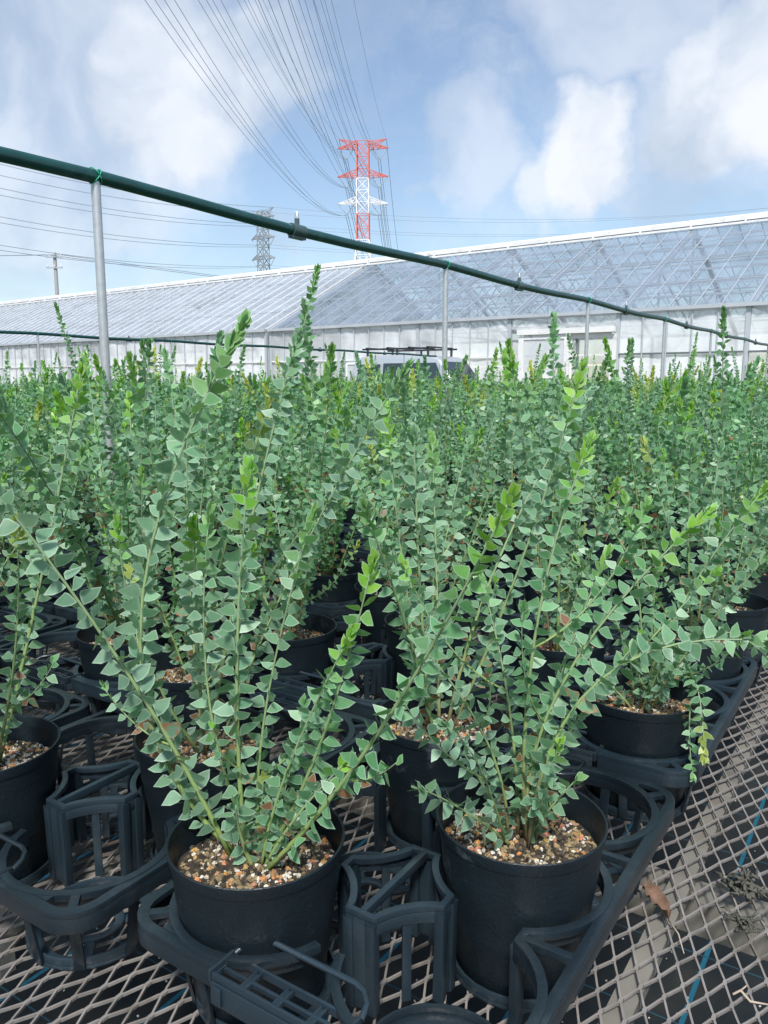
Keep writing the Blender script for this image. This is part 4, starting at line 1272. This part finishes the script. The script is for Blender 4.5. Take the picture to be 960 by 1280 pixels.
# inside: low benches under the roof
for i in range(6):
    t = thing('greenhouse_bench', 'low pale bench standing inside the clear greenhouse', 'bench', (-13 + 4.6 * i, 23.2, 0), group='benches inside the greenhouse'); t.location = gpos(-13 + 4.6 * i, 23.2); t.rotation_euler = (0, 0, GROT)
    mb = MB(); mb.box((0, 0, .72), (3.9, 1.5, .80)); obj('bench_top', mb.mesh('bench_top', 'gh_white'), t)
    for lx in (.1, 3.8):
        for ly in (.1, 1.4):
            mb = MB(); mb.box((lx - .03, ly - .03, 0), (lx + .03, ly + .03, .7195)); obj('leg', mb.mesh('leg', 'gh_steel'), t)

# ------------------------------------------------------------------ van
def van(x, y):
    t = thing('parked_van', 'silver van with a black roof rack parked before the greenhouse', 'van', (x, y, 0))
    Lh, Wd = 3.4, 1.46
    # side profile (x forward), lower body to roof; loft across the width with tumblehome
    prof = [(0.03, .32), (0.0, .60), (0.02, 1.02), (0.10, 1.60), (0.18, 1.83), (0.42, 1.90), (1.4, 1.92), (2.35, 1.88), (2.55, 1.80), (2.98, 1.20), (3.10, 1.08), (3.34, .92), (3.40, .62), (3.36, .34), (3.0, .28), (.5, .28)]
    def inset(z): return 0.0 if z < 1.05 else (z - 1.05) * .14
    mb = MB(); vs = []
    for s_ in (-1, 1):
        for px_, pz_ in prof: vs.append((px_, s_ * (Wd / 2 - inset(pz_)), pz_))
    n_ = len(prof)
    fs = [tuple(range(n_)), tuple(reversed(range(n_, 2 * n_)))] + [(i, i + n_, (i + 1) % n_ + n_, (i + 1) % n_) for i in range(n_)]
    mb.add(vs, fs)
    body = obj('body', mb.mesh('body', 'van_paint'), t)
    bv = body.modifiers.new('bevel', 'BEVEL'); bv.width = .06; bv.segments = 3; bv.limit_method = 'ANGLE'; bv.angle_limit = R(25)
    def side_glass(pts, s_):
        mb = MB(); vs = []
        for off in (.004, .016):
            for px_, pz_ in pts: vs.append((px_, s_ * (Wd / 2 - inset(pz_) + off), pz_))
        k = len(pts); mb.add(vs, [tuple(range(k)), tuple(range(k, 2 * k))] + [(i, (i + 1) % k, (i + 1) % k + k, i + k) for i in range(k)])
        obj('side_window', mb.mesh('side_window', 'van_glass'), t)
    for s_ in (-1, 1):
        side_glass([(.22, 1.12), (.92, 1.12), (.92, 1.70), (.32, 1.70)], s_)
        side_glass([(1.02, 1.12), (1.72, 1.12), (1.72, 1.72), (1.02, 1.72)], s_)
        side_glass([(1.82, 1.12), (2.78, 1.12), (2.46, 1.72), (1.82, 1.72)], s_)
        mb = MB(); mb.box((1.765, s_ * .735 - .006, .45), (1.775, s_ * .735 + .006, 1.08)); obj('door_seam', mb.mesh('door_seam', 'black_metal'), t)
        mb = MB(); mb.box((1.86, s_ * .745 - .015, .98), (2.02, s_ * .745 + .015, 1.01)); obj('door_handle', mb.mesh('door_handle', 'black_metal'), t)
        mb = MB(); mb.box((2.62, s_ * .80 - .05, 1.12), (2.74, s_ * .80 + .07 * 0 + .05, 1.30)); obj('side_mirror', mb.mesh('side_mirror', 'black_metal'), t)
        for wx in (.62, 2.78):
            mb = MB(); mb.lathe([(0, -.08), (.20, -.08), (.27, -.06), (.27, .06), (.20, .08), (0, .08)], 24)
            w_ = obj('wheel', mb.mesh('wheel', 'rubber', smooth='auto'), t, (wx, s_ * .66, .272), (PI / 2, 0, 0))
            mb = MB(); mb.lathe([(0, -.088), (.15, -.088), (.17, -.082)], 20); mb.lathe([(.17, .082), (.15, .088), (0, .088)], 20)
            obj('rim', mb.mesh('rim', 'nozzle_metal', smooth='auto'), w_)
        mb = MB(); mb.box((3.30, s_ * .52 - .13, .72), (3.405, s_ * .52 + .13, .90)); obj('headlight', mb.mesh('headlight', 'lamp_clear'), t)
        mb = MB(); mb.box((-.012, s_ * .62 - .05, .75), (.06, s_ * .62 + .05, 1.05)); obj('tail_light', mb.mesh('tail_light', 'lamp_red'), t)
    mb = MB(); mb.add([(2.615, -.56, 1.735), (2.615, .56, 1.735), (2.955, .64, 1.26), (2.955, -.64, 1.26), (2.63, -.56, 1.746), (2.63, .56, 1.746), (2.97, .64, 1.271), (2.97, -.64, 1.271)], [(0, 1, 2, 3), (4, 7, 6, 5), (0, 4, 5, 1), (1, 5, 6, 2), (2, 6, 7, 3), (3, 7, 4, 0)])
    obj('windscreen', mb.mesh('windscreen', 'van_glass'), t)
    mb = MB(); mb.box((.078, -.55, 1.15), (.09, .55, 1.6)); obj('rear_window', mb.mesh('rear_window', 'van_glass'), t, rot=(0, 0, 0))
    mb = MB(); mb.box((3.33, -.68, .36), (3.44, .68, .54)); obj('front_bumper', mb.mesh('front_bumper', 'black_metal'), t)
    mb = MB(); mb.box((-.05, -.68, .36), (.04, .68, .54)); obj('rear_bumper', mb.mesh('rear_bumper', 'black_metal'), t)
    mb = MB()
    for s_ in (-1, 1):
        mb.tube([(.35, s_ * .56, 2.06), (2.35, s_ * .56, 2.06)], .022, 8)
        for fx in (.5, 1.35, 2.2): mb.bar((fx, s_ * .56, 1.885), (fx, s_ * .56, 2.06), .04, .04)
    for fx in (.5, 1.1, 1.7, 2.2): mb.tube([(fx, -.62, 2.085), (fx, .62, 2.085)], .020, 8)
    obj('roof_rack', mb.mesh('roof_rack', 'black_metal'), t)
van(-11.75, 16.9)

# ------------------------------------------------------------------ pylons, wires, poles
def lattice(mb, zs, hw, r, horiz=True):
    """four legs with crossed bracing between heights zs (hw(z) = half width)"""
    for z0, z1 in zip(zs[:-1], zs[1:]):
        a, b = hw(z0), hw(z1)
        cs0 = [(a, a, z0), (-a, a, z0), (-a, -a, z0), (a, -a, z0)]; cs1 = [(b, b, z1), (-b, b, z1), (-b, -b, z1), (b, -b, z1)]
        for i in range(4):
            j = (i + 1) % 4
            mb.bar(cs0[i], cs1[i], r * 1.5, ends=False); mb.bar(cs0[i], cs1[j], r * .8, ends=False); mb.bar(cs0[j], cs1[i], r * .8, ends=False)
            if horiz: mb.bar(cs1[i], cs1[j], r * .9, ends=False)
def crossarm(mb, s_, z, w, span, rise, r):
    tip = (s_ * span, 0, z)
    for y in (-w, w):
        mb.bar((s_ * w, y, z), tip, r); mb.bar((s_ * w, y, z + rise), tip, r)
        for k in (1, 2, 3):
            f0, f1 = (k - 1) / 4, k / 4
            p = Vector((s_ * w, y, z)).lerp(Vector(tip), f1); q = Vector((s_ * w, y, z + rise)).lerp(Vector(tip), f0)
            mb.bar(p, q, r * .7, ends=False)
            q2 = Vector((s_ * w, y, z + rise)).lerp(Vector(tip), f1); mb.bar(p, q2, r * .6, ends=False)
    for k in (1, 2, 3):
        p = Vector((s_ * w, -w, z)).lerp(Vector(tip), k / 4); q = Vector((s_ * w, w, z)).lerp(Vector(tip), k / 4); mb.bar(p, q, r * .6, ends=False)
def pylon(loc, rotz, label, H, arms, span, bands, paint, scale_r, name='pylon'):
    t = thing(name, label, 'pylon', loc, rotz)
    hw = lambda z: 2.0 + max(0, (H * .62 - z)) * .075 + max(0, (H - z)) * .004
    for (z0, z1), m_ in zip(zip(bands[:-1], bands[1:]), paint):
        mb = MB(); n_ = max(1, int(round((z1 - z0) / 4.2))); lattice(mb, [z0 + (z1 - z0) * i / n_ for i in range(n_ + 1)], hw, scale_r)
        obj('mast_section', mb.mesh('mast_section', m_), t)
    att = []
    for z, m_ in arms:
        for s_ in (-1, 1):
            mb = MB(); crossarm(mb, s_, z, hw(z), span, 2.0, scale_r); ao = obj('crossarm', mb.mesh('crossarm', m_), t)
            mb = MB(); mb.tube([(s_ * (span - .3), 0, z - .1), (s_ * span * .64, 0, z - 3.6)], .16, 6); mb.tube([(s_ * span * .36, 0, z - .1), (s_ * span * .64, 0, z - 3.6)], .16, 6)
            obj('insulator_string', mb.mesh('insulator_string', 'insulator'), ao)
            att.append((s_ * span * .64, z - 3.7))
    for s_ in (-1, 1):
        mb = MB()
        for y in (-1.8, 1.8): mb.bar((s_ * 1.5, y, H - .4), (s_ * span * .92, 0, H + 1.0), scale_r); mb.bar((s_ * 1.9, y, H - 2.4), (s_ * span * .92, 0, H + 1.0), scale_r * .7)
        obj('peak_arm', mb.mesh('peak_arm', arms[0][1]), t)
        att.append((s_ * span * .92, H + 1.0))
    return t, att
def wire(p, q, sag, rad, label, group, offs=((0, 0),), n_=40):
    p, q = Vector(p), Vector(q); d = (q - p); s_ = Vector((d.y, -d.x, 0)).normalized()
    mb = MB()
    for (ox, oz) in offs:
        pts = []
        for i in range(n_ + 1):
            t_ = i / n_; pts.append(p.lerp(q, t_) + s_ * ox + Vector((0, 0, oz - sag * 4 * t_ * (1 - t_))))
        mb.tube(pts, rad, 5)
    o = obj('power_line', mb.mesh('power_line', 'wire')); tag(o, label, 'power line', group)
# red and white pylon; its line passes over the photographer
DRIFT = .046
H1 = 82.3
T1 = (-7.25, 290.0)
rz1 = YAW + math.atan(DRIFT) * -1
_, att = pylon(W(*T1), rz1, 'tall red and white lattice pylon rising behind the greenhouse ridge', H1,
               [(H1 - 2.0, 'tower_red'), (H1 - 11.2, 'tower_red'), (H1 - 20.1, 'tower_white')], 8.8,
               [0, 12, 26, 40, 50.0, 58.7, 70.2, H1], ['tower_white', 'tower_red', 'tower_white', 'tower_white', 'tower_red', 'tower_white', 'tower_red'], .22)
def along(att_x, b):  # lateral position on the line's route
    return T1[0] + att_x + DRIFT * (b - T1[1])
for (ax_, az_) in att:
    gw = az_ > H1
    if az_ < H1 - 38: continue
    for k in ((0,) if gw else (-1.7, 1.7)):
        lab = 'thin earth wire running overhead to the red and white pylon' if gw else 'twin conductor running overhead to the red and white pylon'
        wire(W(along(ax_ + k * 0.05, 290), 290, az_), W(along(ax_ + k, -80), -80, az_), 16 if gw else 20, .032, lab, 'lines over the bench to the red and white pylon', ((0, 0),) if gw else ((-.5, 0), (.5, 0)), 70)
    wire(W(along(ax_, 290), 290, az_), W(along(ax_, 610), 610, az_), 15, .085, 'conductor sagging away beyond the red and white pylon', 'lines beyond the red and white pylon', ((0, 0),) if gw else ((-.4, 0), (.4, 0)), 30)
# grey pylon farther off, line crossing from left to right
T2 = W(-61, 420); H2 = 86
TL_, TR_ = W(-215, 205), W(330, 520)
d2 = (TL_ - T2).normalized()
_, att2 = pylon(T2, math.atan2(d2.y, d2.x) + PI / 2, 'grey lattice pylon showing above the whitish greenhouse ridge', H2, [(H2 - 3, 'tower_grey'), (H2 - 13, 'tower_grey'), (H2 - 23, 'tower_grey')], 8.0, [0, 30, 60, H2], ['tower_grey'] * 3, .26)
s2 = Vector((-d2.y, d2.x, 0)) * -1
for (ax_, az_) in att2:
    o_ = s2 * -ax_
    a_ = T2 + o_ + Vector((0, 0, az_))
    wire(a_, TL_ + o_ + Vector((0, 0, az_ + 2)), 10, .05, 'conductor running from the grey pylon past the near post', 'lines on the left side of the grey pylon', ((-.3, 0), (.3, 0)))
    wire(a_, TR_ + o_ * .8 + Vector((0, 0, az_ + 34)), 12, .06, 'faint conductor crossing the sky from the grey pylon above the clear greenhouse', 'lines on the right side of the grey pylon')
# utility pole
pb = W(-22.2, 56)
t = thing('utility_pole', 'small concrete utility pole behind the whitish greenhouse', 'pole', pb, YAW)
mb = MB(); mb.tube([(0, 0, 0), (0, 0, 9.9)], [.17, .11], 12); obj('pole', mb.mesh('pole', 'concrete', smooth='auto'), t)
for z in (9.6, 8.9):
    mb = MB(); mb.bar((-.55, -.15, z), (.55, -.15, z), .08); obj('crossarm', mb.mesh('crossarm', 'galvanised'), t)
    for x in (-.45, 0, .45):
        mb = MB(); mb.lathe([(0, 0), (.05, .01), (.03, .05), (.055, .07), (.03, .12), (0, .15)], 10); obj('insulator', mb.mesh('insulator', 'tower_white', smooth=True), t, (x, -.15, z + .041))
for k, x in enumerate((-.45, .45)):
    wire(pb + W(x, -.15, 9.75), W(70 + x, 130, 9.5), 1.2, .02, 'service wire leading from the small utility pole behind the greenhouse', 'wires of the small utility pole')
    wire(pb + W(x, -.15, 9.75), W(-60 + x, 40, 9.5), .8, .02, 'service wire leading from the small utility pole past the frame', 'wires of the small utility pole')
